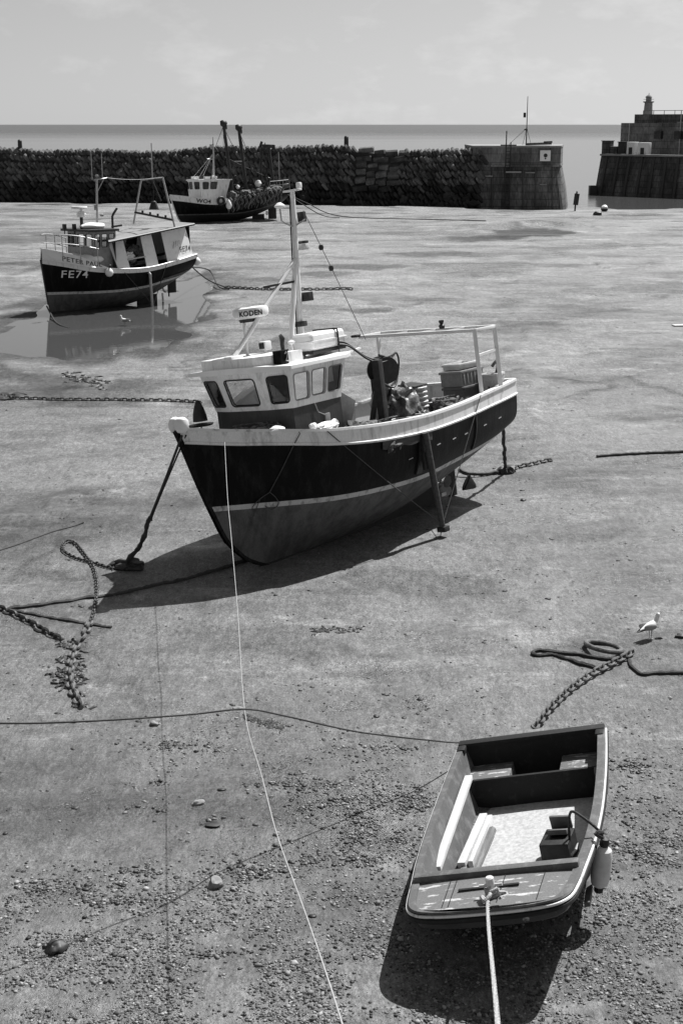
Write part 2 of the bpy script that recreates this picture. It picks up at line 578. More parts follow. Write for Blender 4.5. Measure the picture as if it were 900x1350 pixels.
def build_sand():
    rows = []
    ys = [1.5, 3.5, 5.5, 7.0]
    y = 8.2
    while y < 150:
        ys.append(y)
        y *= 1.0058
    ys += [152, 160]
    ss = []
    s = -0.36
    while s < 0.3601:
        ss.append(s)
        s += 0.0024
    side = [0.38, 0.41, 0.45, 0.5, 0.58, 0.7, 0.9, 1.3, 2.2, 4.0, 9.0]
    ss = [-a for a in side[::-1]] + ss + side
    verts, faces = [], []
    for y in ys:
        for s in ss:
            x = s * y
            if abs(x) > 140:
                x = math.copysign(140 + abs(s) * 2, x)
            verts.append((x, y, hgt(x, y)))
    nc = len(ss)
    for i in range(len(ys) - 1):
        for j in range(nc - 1):
            a = i * nc + j
            faces.append((a, a + 1, a + nc + 1, a + nc))
    me = bpy.data.meshes.new('sand')
    me.from_pydata(verts, [], faces)
    me.polygons.foreach_set('use_smooth', [True] * len(faces))
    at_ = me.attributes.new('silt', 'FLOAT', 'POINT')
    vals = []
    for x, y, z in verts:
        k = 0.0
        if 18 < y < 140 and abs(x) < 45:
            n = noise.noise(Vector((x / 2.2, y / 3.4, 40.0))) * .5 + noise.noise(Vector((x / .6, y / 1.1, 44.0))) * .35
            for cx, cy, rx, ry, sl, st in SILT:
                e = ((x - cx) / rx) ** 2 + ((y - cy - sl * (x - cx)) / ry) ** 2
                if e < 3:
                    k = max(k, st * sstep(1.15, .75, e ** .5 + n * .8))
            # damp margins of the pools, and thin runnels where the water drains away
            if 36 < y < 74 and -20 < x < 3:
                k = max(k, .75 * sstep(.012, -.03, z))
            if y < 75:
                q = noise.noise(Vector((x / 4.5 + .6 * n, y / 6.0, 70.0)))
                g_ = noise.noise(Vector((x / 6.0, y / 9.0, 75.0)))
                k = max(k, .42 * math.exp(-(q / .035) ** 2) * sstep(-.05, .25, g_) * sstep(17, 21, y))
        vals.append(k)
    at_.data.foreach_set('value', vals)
    o = bpy.data.objects.new('sand', me)
    COL.objects.link(o)
    m = bpy.data.materials.new('wet harbour sand')
    m.use_nodes = True
    nt = m.node_tree
    b = nt.nodes['Principled BSDF']
    tc = nd(nt, 'ShaderNodeTexCoord')

    def nz(scale, detail=6, rough=0.6, st=(1, 1, 1), off=(0, 0, 0)):
        mp = nd(nt, 'ShaderNodeMapping')
        mp.inputs['Scale'].default_value = st
        mp.inputs['Location'].default_value = off
        nt.links.new(tc.outputs['Object'], mp.inputs['Vector'])
        n = nd(nt, 'ShaderNodeTexNoise')
        n.inputs['Scale'].default_value = scale
        n.inputs['Detail'].default_value = detail
        n.inputs['Roughness'].default_value = rough
        nt.links.new(mp.outputs['Vector'], n.inputs['Vector'])
        return n.outputs['Fac']

    def mr(src, a, bb, c, d):
        r = nd(nt, 'ShaderNodeMapRange')
        r.inputs['From Min'].default_value = a
        r.inputs['From Max'].default_value = bb
        r.inputs['To Min'].default_value = c
        r.inputs['To Max'].default_value = d
        nt.links.new(src, r.inputs['Value'])
        return r.outputs['Result']

    def mul(a, c):
        n = nd(nt, 'ShaderNodeMath', operation='MULTIPLY')
        for k, s_ in ((0, a), (1, c)):
            if isinstance(s_, (int, float)):
                n.inputs[k].default_value = s_
            else:
                nt.links.new(s_, n.inputs[k])
        return n.outputs[0]
    base = mr(nz(0.35, 8, 0.6), 0.3, 0.7, 0.112, 0.155)
    base = mul(base, mr(nz(0.11, 4, 0.55, (1, 1, 1), (2, 5, 0)), 0.35, 0.65, 0.88, 1.13))
    sep = nd(nt, 'ShaderNodeSeparateXYZ')
    nt.links.new(tc.outputs['Object'], sep.inputs[0])
    # the sand's base colour grows paler with distance; the near ground is silty shingle
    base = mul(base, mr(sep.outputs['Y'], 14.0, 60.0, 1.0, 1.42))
    base = mul(base, mr(nz(3.0, 6, 0.7), 0.3, 0.7, 0.90, 1.10))
    base = mul(base, mr(nz(120.0, 3, 0.8), 0.3, 0.7, 0.45, 1.55))
    base = mul(base, mr(nz(46.0, 3, 0.8, (1, 0.5, 1), (3, 1, 0)), 0.3, 0.7, 0.55, 1.45))
    base = mul(base, mr(nz(19.0, 3, 0.8, (1, 0.4, 1), (5, 2, 0)), 0.3, 0.7, 0.62, 1.38))
    base = mul(base, mr(nz(7.5, 3, 0.8, (1, 0.3, 1), (6, 4, 0)), 0.3, 0.7, 0.72, 1.28))
    # dark weedy / silty streaks lying along the shore
    streak = mr(nz(0.30, 10, 0.72, (0.45, 0.7, 1), (4, 9, 0)), 0.50, 0.66, 1.0, 0.40)
    base = mul(base, streak)
    base = mul(base, mr(nz(1.1, 6, 0.7, (0.5, 0.42, 1), (8, 3, 0)), 0.54, 0.64, 1.0, 0.72))
    base = mul(base, mr(nz(0.7, 6, 0.7, (0.4, 0.9, 1), (3, 12, 0)), 0.57, 0.62, 1.0, 1.45))
    base = mul(base, mr(nz(3.2, 5, 0.75, (0.5, 0.5, 1), (1, 1, 0)), 0.58, 0.66, 1.0, 0.72))
    # small dark flecks: worm casts and bits of weed
    fleck = mr(nz(5.0, 5, 0.75, (0.7, 1.2, 1), (1, 7, 0)), 0.66, 0.72, 1.0, 0.4)
    base = mul(base, fleck)
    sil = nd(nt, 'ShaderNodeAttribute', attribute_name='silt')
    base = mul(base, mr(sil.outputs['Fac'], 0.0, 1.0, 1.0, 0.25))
    comb = nd(nt, 'ShaderNodeCombineColor')
    for k in range(3):
        nt.links.new(base, comb.inputs[k])
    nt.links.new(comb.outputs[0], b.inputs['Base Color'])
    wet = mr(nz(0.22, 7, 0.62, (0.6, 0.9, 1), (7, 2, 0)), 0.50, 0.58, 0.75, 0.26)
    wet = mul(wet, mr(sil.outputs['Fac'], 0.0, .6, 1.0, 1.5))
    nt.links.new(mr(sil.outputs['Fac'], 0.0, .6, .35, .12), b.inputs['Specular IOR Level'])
    nt.links.new(wet, b.inputs['Roughness'])
    b.inputs['Specular IOR Level'].default_value = 0.35
    bp = nd(nt, 'ShaderNodeBump')
    bp.inputs['Strength'].default_value = 0.75
    bp.inputs['Distance'].default_value = 0.03
    h = nd(nt, 'ShaderNodeMath', operation='ADD')
    nt.links.new(nz(14.0, 6, 0.75), h.inputs[0])
    nt.links.new(mul(nz(1.6, 6, 0.6, (0.6, 1.4, 1)), 1.6), h.inputs[1])
    nt.links.new(h.outputs[0], bp.inputs['Height'])
    nt.links.new(bp.outputs['Normal'], b.inputs['Normal'])
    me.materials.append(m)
    tag(o, kind='structure', label='grey wet sand of the drained harbour floor', cat='sand')


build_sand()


def water_mat(name, base, rough, sc, strength, dist, stretch=(1, 1, 1), calm=0.0):
    m = bpy.data.materials.new(name)
    m.use_nodes = True
    nt = m.node_tree
    b = nt.nodes['Principled BSDF']
    b.inputs['Base Color'].default_value = grey(base)
    b.inputs['Roughness'].default_value = rough
    b.inputs['IOR'].default_value = 1.333
    tc = nd(nt, 'ShaderNodeTexCoord')
    mp = nd(nt, 'ShaderNodeMapping')
    mp.inputs['Scale'].default_value = stretch
    nt.links.new(tc.outputs['Object'], mp.inputs['Vector'])
    n = nd(nt, 'ShaderNodeTexNoise')
    n.inputs['Scale'].default_value = sc
    n.inputs['Detail'].default_value = 8
    nt.links.new(mp.outputs['Vector'], n.inputs['Vector'])
    if calm:
        sp_ = nd(nt, 'ShaderNodeSeparateXYZ')
        nt.links.new(tc.outputs['Object'], sp_.inputs[0])
        n4 = nd(nt, 'ShaderNodeTexNoise')
        n4.inputs['Scale'].default_value = .006
        n4.inputs['Detail'].default_value = 5
        nt.links.new(mp.outputs['Vector'], n4.inputs['Vector'])
        ad = nd(nt, 'ShaderNodeMath', operation='MULTIPLY_ADD')
        ad.inputs[1].default_value = 500.0
        nt.links.new(n4.outputs['Fac'], ad.inputs[0])
        nt.links.new(sp_.outputs['Y'], ad.inputs[2])
        rr = nd(nt, 'ShaderNodeMapRange')
        rr.inputs['From Min'].default_value = 900.0
        rr.inputs['From Max'].default_value = 1700.0
        rr.inputs['To Min'].default_value = calm
        rr.inputs['To Max'].default_value = strength
        nt.links.new(ad.outputs[0], rr.inputs['Value'])
    bp = nd(nt, 'ShaderNodeBump')
    bp.inputs['Strength'].default_value = strength
    bp.inputs['Distance'].default_value = dist
    nt.links.new(n.outputs['Fac'], bp.inputs['Height'])
    if calm:
        nt.links.new(rr.outputs[0], bp.inputs['Strength'])
        r2 = nd(nt, 'ShaderNodeMapRange')
        r2.inputs['From Min'].default_value = calm
        r2.inputs['From Max'].default_value = strength
        r2.inputs['To Min'].default_value = .14
        r2.inputs['To Max'].default_value = rough
        nt.links.new(rr.outputs[0], r2.inputs['Value'])
        nt.links.new(r2.outputs[0], b.inputs['Roughness'])
    nt.links.new(bp.outputs['Normal'], b.inputs['Normal'])
    return m


def sheet(name, x0, x1, y0, y1, z, m, label, cat):
    b = MB()
    b.face([(x0, y0, z), (x1, y0, z), (x1, y1, z), (x0, y1, z)])
    return tag(b.build(name, m, recalc=False), label, cat, kind='structure')


sheet('puddle', -19, 2, 38, 72, -0.036, water_mat('puddle water', 0.07, 0.03, 4.0, 0.09, 0.02), 'shallow pool left round the moored boats', 'water')
sheet('sea', -22000, 22000, 112, 42000, -0.30, water_mat('sea water', 0.06, 0.32, 0.6, 1.0, 0.6, (0.7, 1.0, 1), calm=0.10), 'calm grey sea beyond the harbour mouth', 'sea')


# ------------------------------------------------------------------ boats
def frame(o, th, roll=0.0, pitch=0.0):
    t, r, p = rad(th), rad(roll), rad(pitch)
    ax = Vector((math.cos(t), math.sin(t), 0))
    ay = Vector((math.sin(t), -math.cos(t), 0))
    az = Vector((0, 0, 1))
    ax, az = ax * math.cos(p) + az * math.sin(p), az * math.cos(p) - ax * math.sin(p)
    ay, az = ay * math.cos(r) + az * math.sin(r), az * math.cos(r) - ay * math.sin(r)
    m = Matrix((ax, -ay, az)).transposed().to_4x4()
    m.translation = Vector(o)
    return m


def at(F, x, y, z):
    """boat coordinates (aft, port, up) to the world"""
    return F @ Vector((x, -y, z))


def shift(F, x, y, z, rz=0.0):
    return F @ Matrix.Translation(Vector((x, -y, z))) @ Matrix.Rotation(-rz, 4, 'Z')


class Hull:
    def __init__(s, X0, X1, zs, b, zb, n, stem, band, st, stw, rake=0.08):
        s.X0, s.X1, s.zs, s.b, s.zb, s.n, s.stem, s.band, s.st, s.stw, s.rake = X0, X1, zs, b, zb, n, stem, band, st, stw, rake

    def xs(s, t):
        return s.X0 + (s.X1 - s.X0) * t

    def pt(s, t, z, off=0.0):
        X = s.xs(t)
        zs, zb = smooth_tab(s.zs, X), smooth_tab(s.zb, X)
        z0 = smooth_tab(s.zs, s.X0)
        x = X + (smooth_tab(s.stem, z) - smooth_tab(s.stem, z0)) * (1 - t) ** 4 - s.rake * (zs - z) * t ** 6
        h = min(max((z - zb) / (zs - zb), 0), 1)
        n = smooth_tab(s.n, X)
        y = 0.035 + max(smooth_tab(s.b, X) - 0.035, 0.0) * (1 - (1 - h) ** n) ** (0.92)
        return Vector((x, y + off, z))

    def at_x(s, x, z, off=0.0):
        lo, hi = 0.0, 1.0
        for _ in range(40):
            m = (lo + hi) / 2
            if s.pt(m, z).x < x:
                lo = m
            else:
                hi = m
        return s.pt((lo + hi) / 2, z, off)

    def zlev(s, t, kind):
        X = s.xs(t)
        zs = smooth_tab(s.zs, X)
        zb = smooth_tab(s.zb, X)
        if kind == 'sheer':
            return zs
        if kind == 'band':
            return zs - smooth_tab(s.band, X)
        zt = smooth_tab(s.st, X)
        return max(zt, zb + 0.02) if kind == 'st' else max(zt - s.stw, zb + 0.01)

    def build(s, root, mats, N=56, names=('topsides', 'waterline_stripe', 'bottom', 'transom')):
        ts = [i / N for i in range(N + 1)]

        def strip(z_of, nm, material, K):
            b = MB(True)
            for sd in (1, -1):
                rows = []
                for k in range(K + 1):
                    row = []
                    for t in ts:
                        za, zc = z_of(t)
                        p = s.pt(t, za + (zc - za) * k / K)
                        row.append((p.x, p.y * sd, p.z))
                    rows.append(row)
                b.grid(rows)
            return b.build(nm, material, root)
        strip(lambda t: (s.zlev(t, 'band'), s.zlev(t, 'st')), names[0], mats[0], 10)
        strip(lambda t: (s.zlev(t, 'st'), s.zlev(t, 'stw')), names[1], mats[1], 2)
        strip(lambda t: (s.zlev(t, 'stw'), smooth_tab(s.zb, s.xs(t))), names[2], mats[2], 12)
        # transom and stem post
        b = MB(True)
        zs, zb = s.zlev(1, 'sheer'), smooth_tab(s.zb, s.X1)
        rows = []
        for k in range(11):
            z = zs + (zb - zs) * k / 10
            p = s.pt(1, z)
            rows.append([(p.x, p.y * a, p.z) for a in (1, .5, 0, -.5, -1)])
        b.grid(rows)
        b.build(names[3], mats[0], root)

    def bulwark(s, root, m_out, m_cap, depth, t0=0.0, t1=1.0, cap=0.11, th=0.06, name='bulwark', N=56, m_in=None, dz=0.0):
        ts = [t0 + (t1 - t0) * i / N for i in range(N + 1)]
        b = MB(True)
        for sd in (1, -1):
            A, Bm, Cm, D, E = [], [], [], [], []
            for t in ts:
                X = s.xs(t)
                zs = s.zlev(t, 'sheer') + dz
                p = s.pt(t, zs)
                q = s.pt(t, s.zlev(t, 'band'))
                yi = max(p.y - th, 0.012)
                A.append((q.x, (q.y + .006) * sd, q.z))
                Bm.append((p.x, (p.y + .006) * sd, p.z))
                Cm.append((p.x + (0.05 if t < .02 else 0), yi * sd, p.z))
                pd = s.pt(t, zs - depth)
                D.append((pd.x + (0.05 if t < .02 else 0), max(min(yi, pd.y - th) - .01, .008) * sd, pd.z))
            b.grid([A, Bm, Cm, D])
        z = s.zlev(t1, 'sheer') + dz
        if t1 == 1.0:
            p, q = s.pt(1, z), s.pt(1, s.zlev(1, 'band'))
            b.grid([[(q.x + .006, q.y * a, q.z) for a in (1, -1)], [(p.x + .006, p.y * a, p.z) for a in (1, -1)],
                    [(p.x - .06, (p.y - .06) * a, p.z) for a in (1, -1)], [(s.pt(1, z - depth).x - .06, (s.pt(1, z - depth).y - .09) * a, p.z - depth) for a in (1, -1)]])
        o = b.build(name, m_out, root)
        # rail cap
        b = MB(True)
        for sd in (1, -1):
            r = []
            for t in ts:
                zs = s.zlev(t, 'sheer') + dz
                p = s.pt(t, zs)
                yo, yi = p.y + .03, max(p.y - cap, 0.0)
                r.append([(p.x, yo * sd, p.z - .012), (p.x, (yo - .004) * sd, p.z + .03), (p.x, yi * sd, p.z + .03), (p.x, yi * sd, p.z - .012)])
            b.grid([[c[k] for c in r] for k in range(4)], close_u=True)
        if t1 == 1.0:
            p = s.pt(1, z)
            b.box((p.x - .03, 0, p.z + .012), (.12, 2 * p.y - .02, .05))
        b.build('rail_cap', m_cap, root)
        return o

    def deck(s, root, m, dz, t0=0.03, t1=0.995, N=40):
        b = MB(True)
        rows = []
        for i in range(N + 1):
            t = t0 + (t1 - t0) * i / N
            z = s.zlev(t, 'sheer') - dz
            p = s.pt(t, z)
            rows.append([(p.x, (p.y - .01) * a, z + .03 * (1 - a * a)) for a in (-1, -.5, 0, .5, 1)])
        b.grid(rows)
        return b.build('deck', m, root)

    def strake(s, root, zf, m, r=0.03, t0=0.0, t1=1.0, name='rubbing_strake', N=50):
        b = MB(True)
        for sd in (1, -1):
            P = []
            for i in range(N + 1):
                t = t0 + (t1 - t0) * i / N
                p = s.pt(t, zf(t), .012)
                P.append((p.x, p.y * sd, p.z))
            b.tube(P, r, 6)
        return b.build(name, m, root)


def text_mesh(name, body, size, fn, m, parent, bold=0.0, spacing=1.0, depth=0.004):
    """lettering laid on a surface; fn(u, v) gives the place and fn's outward side is +offset"""
    cu = bpy.data.curves.new('lettering', 'FONT')
    cu.body = body
    cu.size = size
    cu.offset = bold
    cu.space_character = spacing
    cu.resolution_u = 3
    t = bpy.data.objects.new('lettering', cu)
    COL.objects.link(t)
    bpy.context.view_layer.update()
    me = bpy.data.meshes.new_from_object(t.evaluated_get(bpy.context.evaluated_depsgraph_get()))
    bpy.data.objects.remove(t)
    bm = bmesh.new()
    bm.from_mesh(me)
    bmesh.ops.subdivide_edges(bm, edges=[e for e in bm.edges if e.calc_length() > size * .3], cuts=2)
    for v in bm.verts:
        q = fn(v.co.x, v.co.y)
        v.co = Vector((q[0], -q[1], q[2]))
    bm.to_mesh(me)
    bm.free()
    me.name = name
    me.materials.clear()
    me.materials.append(m)
    o = bpy.data.objects.new(name, me)
    COL.objects.link(o)
    o.parent = parent
    return o


def rrect(u0, v0, u1, v1, r, n=4):
    out = []
    for cx, cy, a0 in ((u1 - r, v1 - r, 0), (u0 + r, v1 - r, 90), (u0 + r, v0 + r, 180), (u1 - r, v0 + r, 270)):
        for k in range(n + 1):
            a = rad(a0 + 90 * k / n)
            out.append((cx + r * math.cos(a), cy + r * math.sin(a)))
    return out


def holed_wall(b, P, N, W, H, holes, th=0.04, inner=1):
    """a wall W by H metres with rounded openings; P(u,v) place, N inward direction"""
    loops = [[(0, 0), (W, 0), (W, H), (0, H)]] + [rrect(*h) for h in holes]
    tri = tessellate_polygon([[Vector((u, v, 0)) for u, v in lp] for lp in loops])
    flat = [p for lp in loops for p in lp]
    fr = [b.bm.verts.new(P(u, v)) for u, v in flat]
    bk = [b.bm.verts.new(P(u, v) + N * th) for u, v in flat]
    for t in tri:
        for arr, o in ((fr, 1), (bk, -1)):
            try:
                f = b.bm.faces.new([arr[i] for i in t][::o])
                f.material_index = b.mi if o == 1 else inner
            except ValueError:
                pass
    k = 0
    for lp in loops:
        n = len(lp)
        for i in range(n):
            try:
                f = b.bm.faces.new((fr[k + i], fr[k + (i + 1) % n], bk[k + (i + 1) % n], bk[k + i]))
                f.material_index = b.mi
            except ValueError:
                pass
        k += n


def wall_frame(bl, br, tr, tl):
    bl, br, tr, tl = (Vector(p) for p in (bl, br, tr, tl))
    W = ((br - bl).length + (tr - tl).length) / 2
    H = ((tl - bl).length + (tr - br).length) / 2

    def P(u, v):
        a, c = u / W, v / H
        return bl * (1 - a) * (1 - c) + br * a * (1 - c) + tr * a * c + tl * (1 - a) * c
    return P, W, H


def window(parent, P, N, h, frame_m, pane_m=None, fr=0.016):
    lp = rrect(*h)
    b = MB(True)
    b.tube([P(u, v) - N * .004 for u, v in lp], fr, 5, closed=True)
    w = b.build('window', frame_m, parent)
    b = MB(True)
    b.face([P(u, v) + N * .018 for u, v in lp])
    b.build('pane', pane_m or M['glass'], w, smooth=False)
    return w


def tufts(b, path, n, ln, r, rnd, seg=4):
    for _ in range(n):
        p = Vector(rnd.choice(path))
        d = Vector((rnd.uniform(-1, 1), rnd.uniform(-1, 1), rnd.uniform(-.9, .1))).normalized() * ln * rnd.uniform(.4, 1)
        b.tube([p, p + d * .5 + Vector((0, 0, -.02)), p + d + Vector((0, 0, -.05))], [r, r * .8, r * .3], seg)


# ================================================================== the fishing boat in the middle
F1 = frame(G(350, 744), 53, 9)
boat = empty('fishing_boat', F1, 'black fishing boat with white rail and tall mast heeled over on the middle sand', 'fishing boat')
H1 = Hull(-1.60, 6.55,
          zs=[(-1.6, 2.52), (-1.05, 2.38), (-.57, 2.29), (.0, 2.185), (.47, 2.11), (1.55, 2.01), (2.74, 1.95), (3.3, 1.945), (4.25, 1.965), (5.12, 2.01), (6.12, 2.06), (6.55, 2.09)],
          b=[(-1.6, .035), (-1.4, .22), (-1.05, .54), (-.57, .88), (0, 1.16), (.47, 1.31), (1.0, 1.41), (1.7, 1.48), (2.5, 1.51), (3.3, 1.5), (4.25, 1.44), (5.12, 1.36), (6.12, 1.23), (6.55, 1.17)],
          zb=[(-1.6, 0.0), (2.2, 0.0), (3.0, .05), (3.8, .16), (4.6, .36), (5.4, .63), (6.1, .88), (6.55, 1.03)],
          n=[(-1.6, 1.05), (-.6, 1.25), (.4, 1.8), (1.5, 2.5), (2.8, 3.0), (4.2, 3.2), (5.4, 4.6), (6.55, 7.5)],
          stem=[(0, 0.02), (.1, -.20), (.22, -.43), (.4, -.63), (.6, -.82), (1.04, -1.03), (1.6, -1.26), (2.27, -1.50), (2.52, -1.60)],
          band=[(-1.6, .22), (0, .215), (1.5, .25), (3, .255), (5, .25), (6.55, .26)],
          st=[(-1.6, 1.20), (-.84, 1.13), (0, 1.045), (.68, .985), (1.6, .945), (2.9, .93), (4, 1.0), (5.2, 1.085), (6.55, 1.205)], stw=0.085)
H1.build(boat, (M['black'], M['stripe'], M['anti']), N=64)
H1.bulwark(boat, M['white'], M['rail'], 0.62)
H1.deck(boat, M['deck'], 0.55)
H1.strake(boat, lambda t: H1.zlev(t, 'band'), M['white'], .026)
# stem post, keel with skeg, rudder and propeller
b = MB(True)
P = [(smooth_tab(H1.stem, z) - .02, 0, z) for z in [2.5, 2.27, 1.9, 1.6, 1.3, 1.04, .8, .6, .4, .22, .1]] + [(.02, 0, -.0)]
for a, c in zip(P, P[1:]):
    b.bar(a, (Vector(c) + (Vector(c) - Vector(a)) * .12), .085, .07, up=(0, 1, 0))
b.build('stem_post', M['black'], boat)
b = MB(True)
prof = [(0.0, .02), (2.2, .02), (3.0, .08), (3.8, .2), (4.6, .43), (5.2, .62), (5.12, .45), (5.2, -.08), (5.9, -.10), (5.9, -.14), (.3, -.12), (.0, -.03)]
vs = [[(x, sd * .06, z) for x, z in prof] for sd in (1, -1)]
A = [b.bm.verts.new(p) for p in vs[0]]
B_ = [b.bm.verts.new(p) for p in vs[1]]
b.bm.faces.new(A)
b.bm.faces.new(B_[::-1])
for i in range(len(prof)):
    j = (i + 1) % len(prof)
    b.bm.faces.new((A[i], A[j], B_[j], B_[i]))
b.build('keel', M['anti_dark'], boat, smooth=False)
b = MB(True)
b.box((5.70, 0, .26), (.26, .05, .66), bev=.02)
b.tube([(5.62, 0, -.08), (5.62, 0, 1.0)], .03, 8)
b.build('rudder', M['anti_dark'], boat)
b = MB(True)
for k in range(4):
    a = k * math.pi / 2 + .4
    c, s_ = math.cos(a), math.sin(a)
    rr = []
    for q in range(6):
        r_ = .05 + .2 * q / 5
        w_ = .03 + .085 * math.sin(math.pi * (q + .6) / 6)
        rr.append([(5.36 + e * w_ * .6, c * r_ - s_ * e * w_, .28 + s_ * r_ + c * e * w_) for e in (-1, 0, 1)])
    b.grid(rr)
b.lathe([(.0, -.1), (.05, -.07), (.055, .06), (.02, .1)], (5.36, 0, .28), 10, Matrix.Rotation(math.pi / 2, 4, 'Y'))
b.build('propeller', M['galv'], boat)
b = MB(True)
b.box((5.28, .075, .10), (.16, .02, .07), bev=.008)
b.build('zinc_anode', M['clean'], boat)

# patched plank doubling on the side by the leg, vertical chafing strips and scuppers
b = MB(True)
rows = []
for k in range(15):
    x = 1.62 + 1.40 * k / 14
    zt = smooth_tab(H1.zs, x) - .275
    rows.append([H1.at_x(x, zt, .022), H1.at_x(x, zt - .13 - .02 * math.sin(k), .022), H1.at_x(x, zt - .13 - .02 * math.sin(k), .002)])
b.grid(rows)
b.build('doubling_plank', M['wood_d'], boat)
for x, w in ((2.72, .17), (4.62, .035)):
    b = MB(True)
    r0 = []
    for k in range(9):
        z = smooth_tab(H1.zs, x) - .29 - (.68 if w > .1 else .62) * k / 8
        r0.append([H1.at_x(x - w / 2, z, .0), H1.at_x(x - w / 2, z, .03), H1.at_x(x + w / 2, z, .03), H1.at_x(x + w / 2, z, .0)])
    b.grid(r0)
    b.build('chafing_strip', M['dark'], boat)
for x in (2.35, 3.2, 3.75, 4.2, 4.95, 5.6):
    b = MB(True)
    z = smooth_tab(H1.zs, x) - .55 - (.12 if x < 3 else 0)
    p = H1.at_x(x, z, .004)
    q = H1.at_x(x + .11, z + .012, .004)
    b.bar(p, q, .012, .014)
    b.build('scupper', M['galv'], boat)

# fairlead knobs at the stem head
for y_, x_ in ((.085, -1.56), (-.085, -1.52)):
    b = MB(True)
    b.lathe([(.0, -.12), (.055, -.115), (.10, -.06), (.115, .02), (.10, .085), (.05, .125), (0, .135)], (x_, y_, 2.57), 14, Matrix.Rotation(.3, 4, 'Y'))
    b.build('bow_roller', M['clean'], boat)

# --- support legs
for sd in (1, -1):
    leg = MB(True)
    x0, y0 = 2.66, 1.56
    a, c = Vector((2.70, sd * 1.60, 1.70)), Vector((3.02, sd * 1.52, -.10))
    ax = (c - a).normalized()
    leg.tube([a, a.lerp(c, .5), c], [.062, .058, .052], 10)
    o = leg.build('support_leg', M['wood_d'], boat)
    ft = MB(True)
    ft.box((c.x + .01, c.y, c.z + .04), (.17, .17, .10), bev=.02)
    ft.build('foot_pad', M['dark'], o)
    br = MB(True)
    br.box((2.72, sd * 1.55, 1.50), (.16, .07, .26), bev=.012)
    br.box((2.74, sd * 1.51, 1.36), (.13, .06, .62), bev=.012)
    br.build('leg_bracket', M['dark'], o)
    st = MB(True)
    st.tube(sag(H1.at_x(.42, smooth_tab(H1.zs, .42), .03) * 1.0 if sd > 0 else Vector((.42, -1.33, 2.1)), c + Vector((0, 0, .12)), .03), .009, 5)
    st.tube(sag(Vector((4.86, sd * 1.42, 2.03)), c + Vector((0, 0, .12)), .01), .009, 5)
    st.build('leg_stay', M['rope_m'], o)
    if sd > 0:
        st = MB(True)
        st.tube([c + Vector((-.05, 0, .05)), c + Vector((-.07, -.03, -.1)), c + Vector((-.10, -.06, -.27))], .008, 5)
        st.build('lashing', M['rope_m'], o)

# --- wheelhouse
wh = MB(True)
bot = [(1.47, .86), (.22, .86), (.10, .42), (.12, -.42), (.24, -.84), (1.47, -.84)]
top = [(1.62, .93), (.16, .93), (-.06, .45), (-.06, -.47), (.10, -.97), (1.62, -.97)]
ZB, ZT = 2.535, 3.165
panels = [
    (0, 1, [(.07, .13, .41, .55, .05), (.48, .13, .84, .55, .05), (.91, .11, 1.29, .55, .05)]),
    (1, 2, [(.06, .10, .39, .55, .05)]),
    (2, 3, [(.13, .09, .76, .55, .06)]),
    (3, 4, [(.05, .09, .44, .55, .05)]),
    (4, 5, [(.10, .25, .45, .52, .05)]),
    (5, 0, [(.12, .16, .5, .55, .03)]),
]
wpl = []
for i, j, holes in panels:
    ci, cj = Vector((*bot[i], ZB)), Vector((*bot[j], ZB))
    ti, tj = Vector((*top[i], ZT)), Vector((*top[j], ZT))
    P_, W_, H_ = wall_frame(ci, cj, tj, ti)
    nrm = (cj - ci).cross(ti - ci).normalized()
    mid = (ci + cj + ti + tj) / 4
    if nrm.dot(Vector((.8, 0, 2.85)) - mid) < 0:
        nrm = -nrm
    hs = [h for h in holes if h[2] < W_]
    holed_wall(wh, P_, nrm, W_, H_, hs, .035)
    wpl.append((P_, nrm, hs, i))
whouse = wh.build('wheelhouse', [M['white'], M['inside']], boat)
for P_, nrm, hs, i in wpl:
    for h in hs:
        if i == 5:
            continue
        window(whouse, P_, nrm, h, M['rubber'] if i not in (0,) else M['box_m'], fr=.013 if i != 0 else .009)
# white board leaning inside the first side window, console and a view-blocking partition added inside
b = MB(True)
b.box((1.28, .815, 2.93), (.17, .02, .24))
b.build('inside_board', M['clean'], whouse)
b = MB(True)
b.box((.42, 0, 2.58), (.36, 1.5, .22), bev=.03)
b.box((.40, -.3, 2.75), (.2, .34, .18), bev=.03)
b.box((.42, .22, 2.76), (.18, .12, .30), bev=.02)
b.lathe([(.16, -.02), (.19, 0), (.16, .02)], (.66, .12, 2.72), 16, Matrix.Rotation(1.3, 4, 'Y'))
b.box((.85, .12, 2.84), (.95, .03, .58))  # added partition, keeps the side windows dark by blocking the view through
b.build('console_and_partition', M['inside'], whouse)
b = MB(True)
b.prism([(x * 1.0, y * .98) for x, y in bot], 1.45, 2.534)
b.build('cabin_side', M['cabin'], boat)
b = MB(True)
b.prism([(.30 + .0, .60), (.30, -.60), (-.28, -.50), (-.28, .50)], 1.6, 2.10)
b.build('hatch', M['cabin'], boat)
# pale cable and a strap on the cabin side
b = MB(True)
b.tube([(.75, .865, 2.53), (.80, .872, 2.38), (.98, .88, 2.30)], .010, 5)
b.box((1.02, .875, 2.22), (.13, .03, .22), bev=.012)
b.build('lifebelt_strap', M['box_m'], boat)
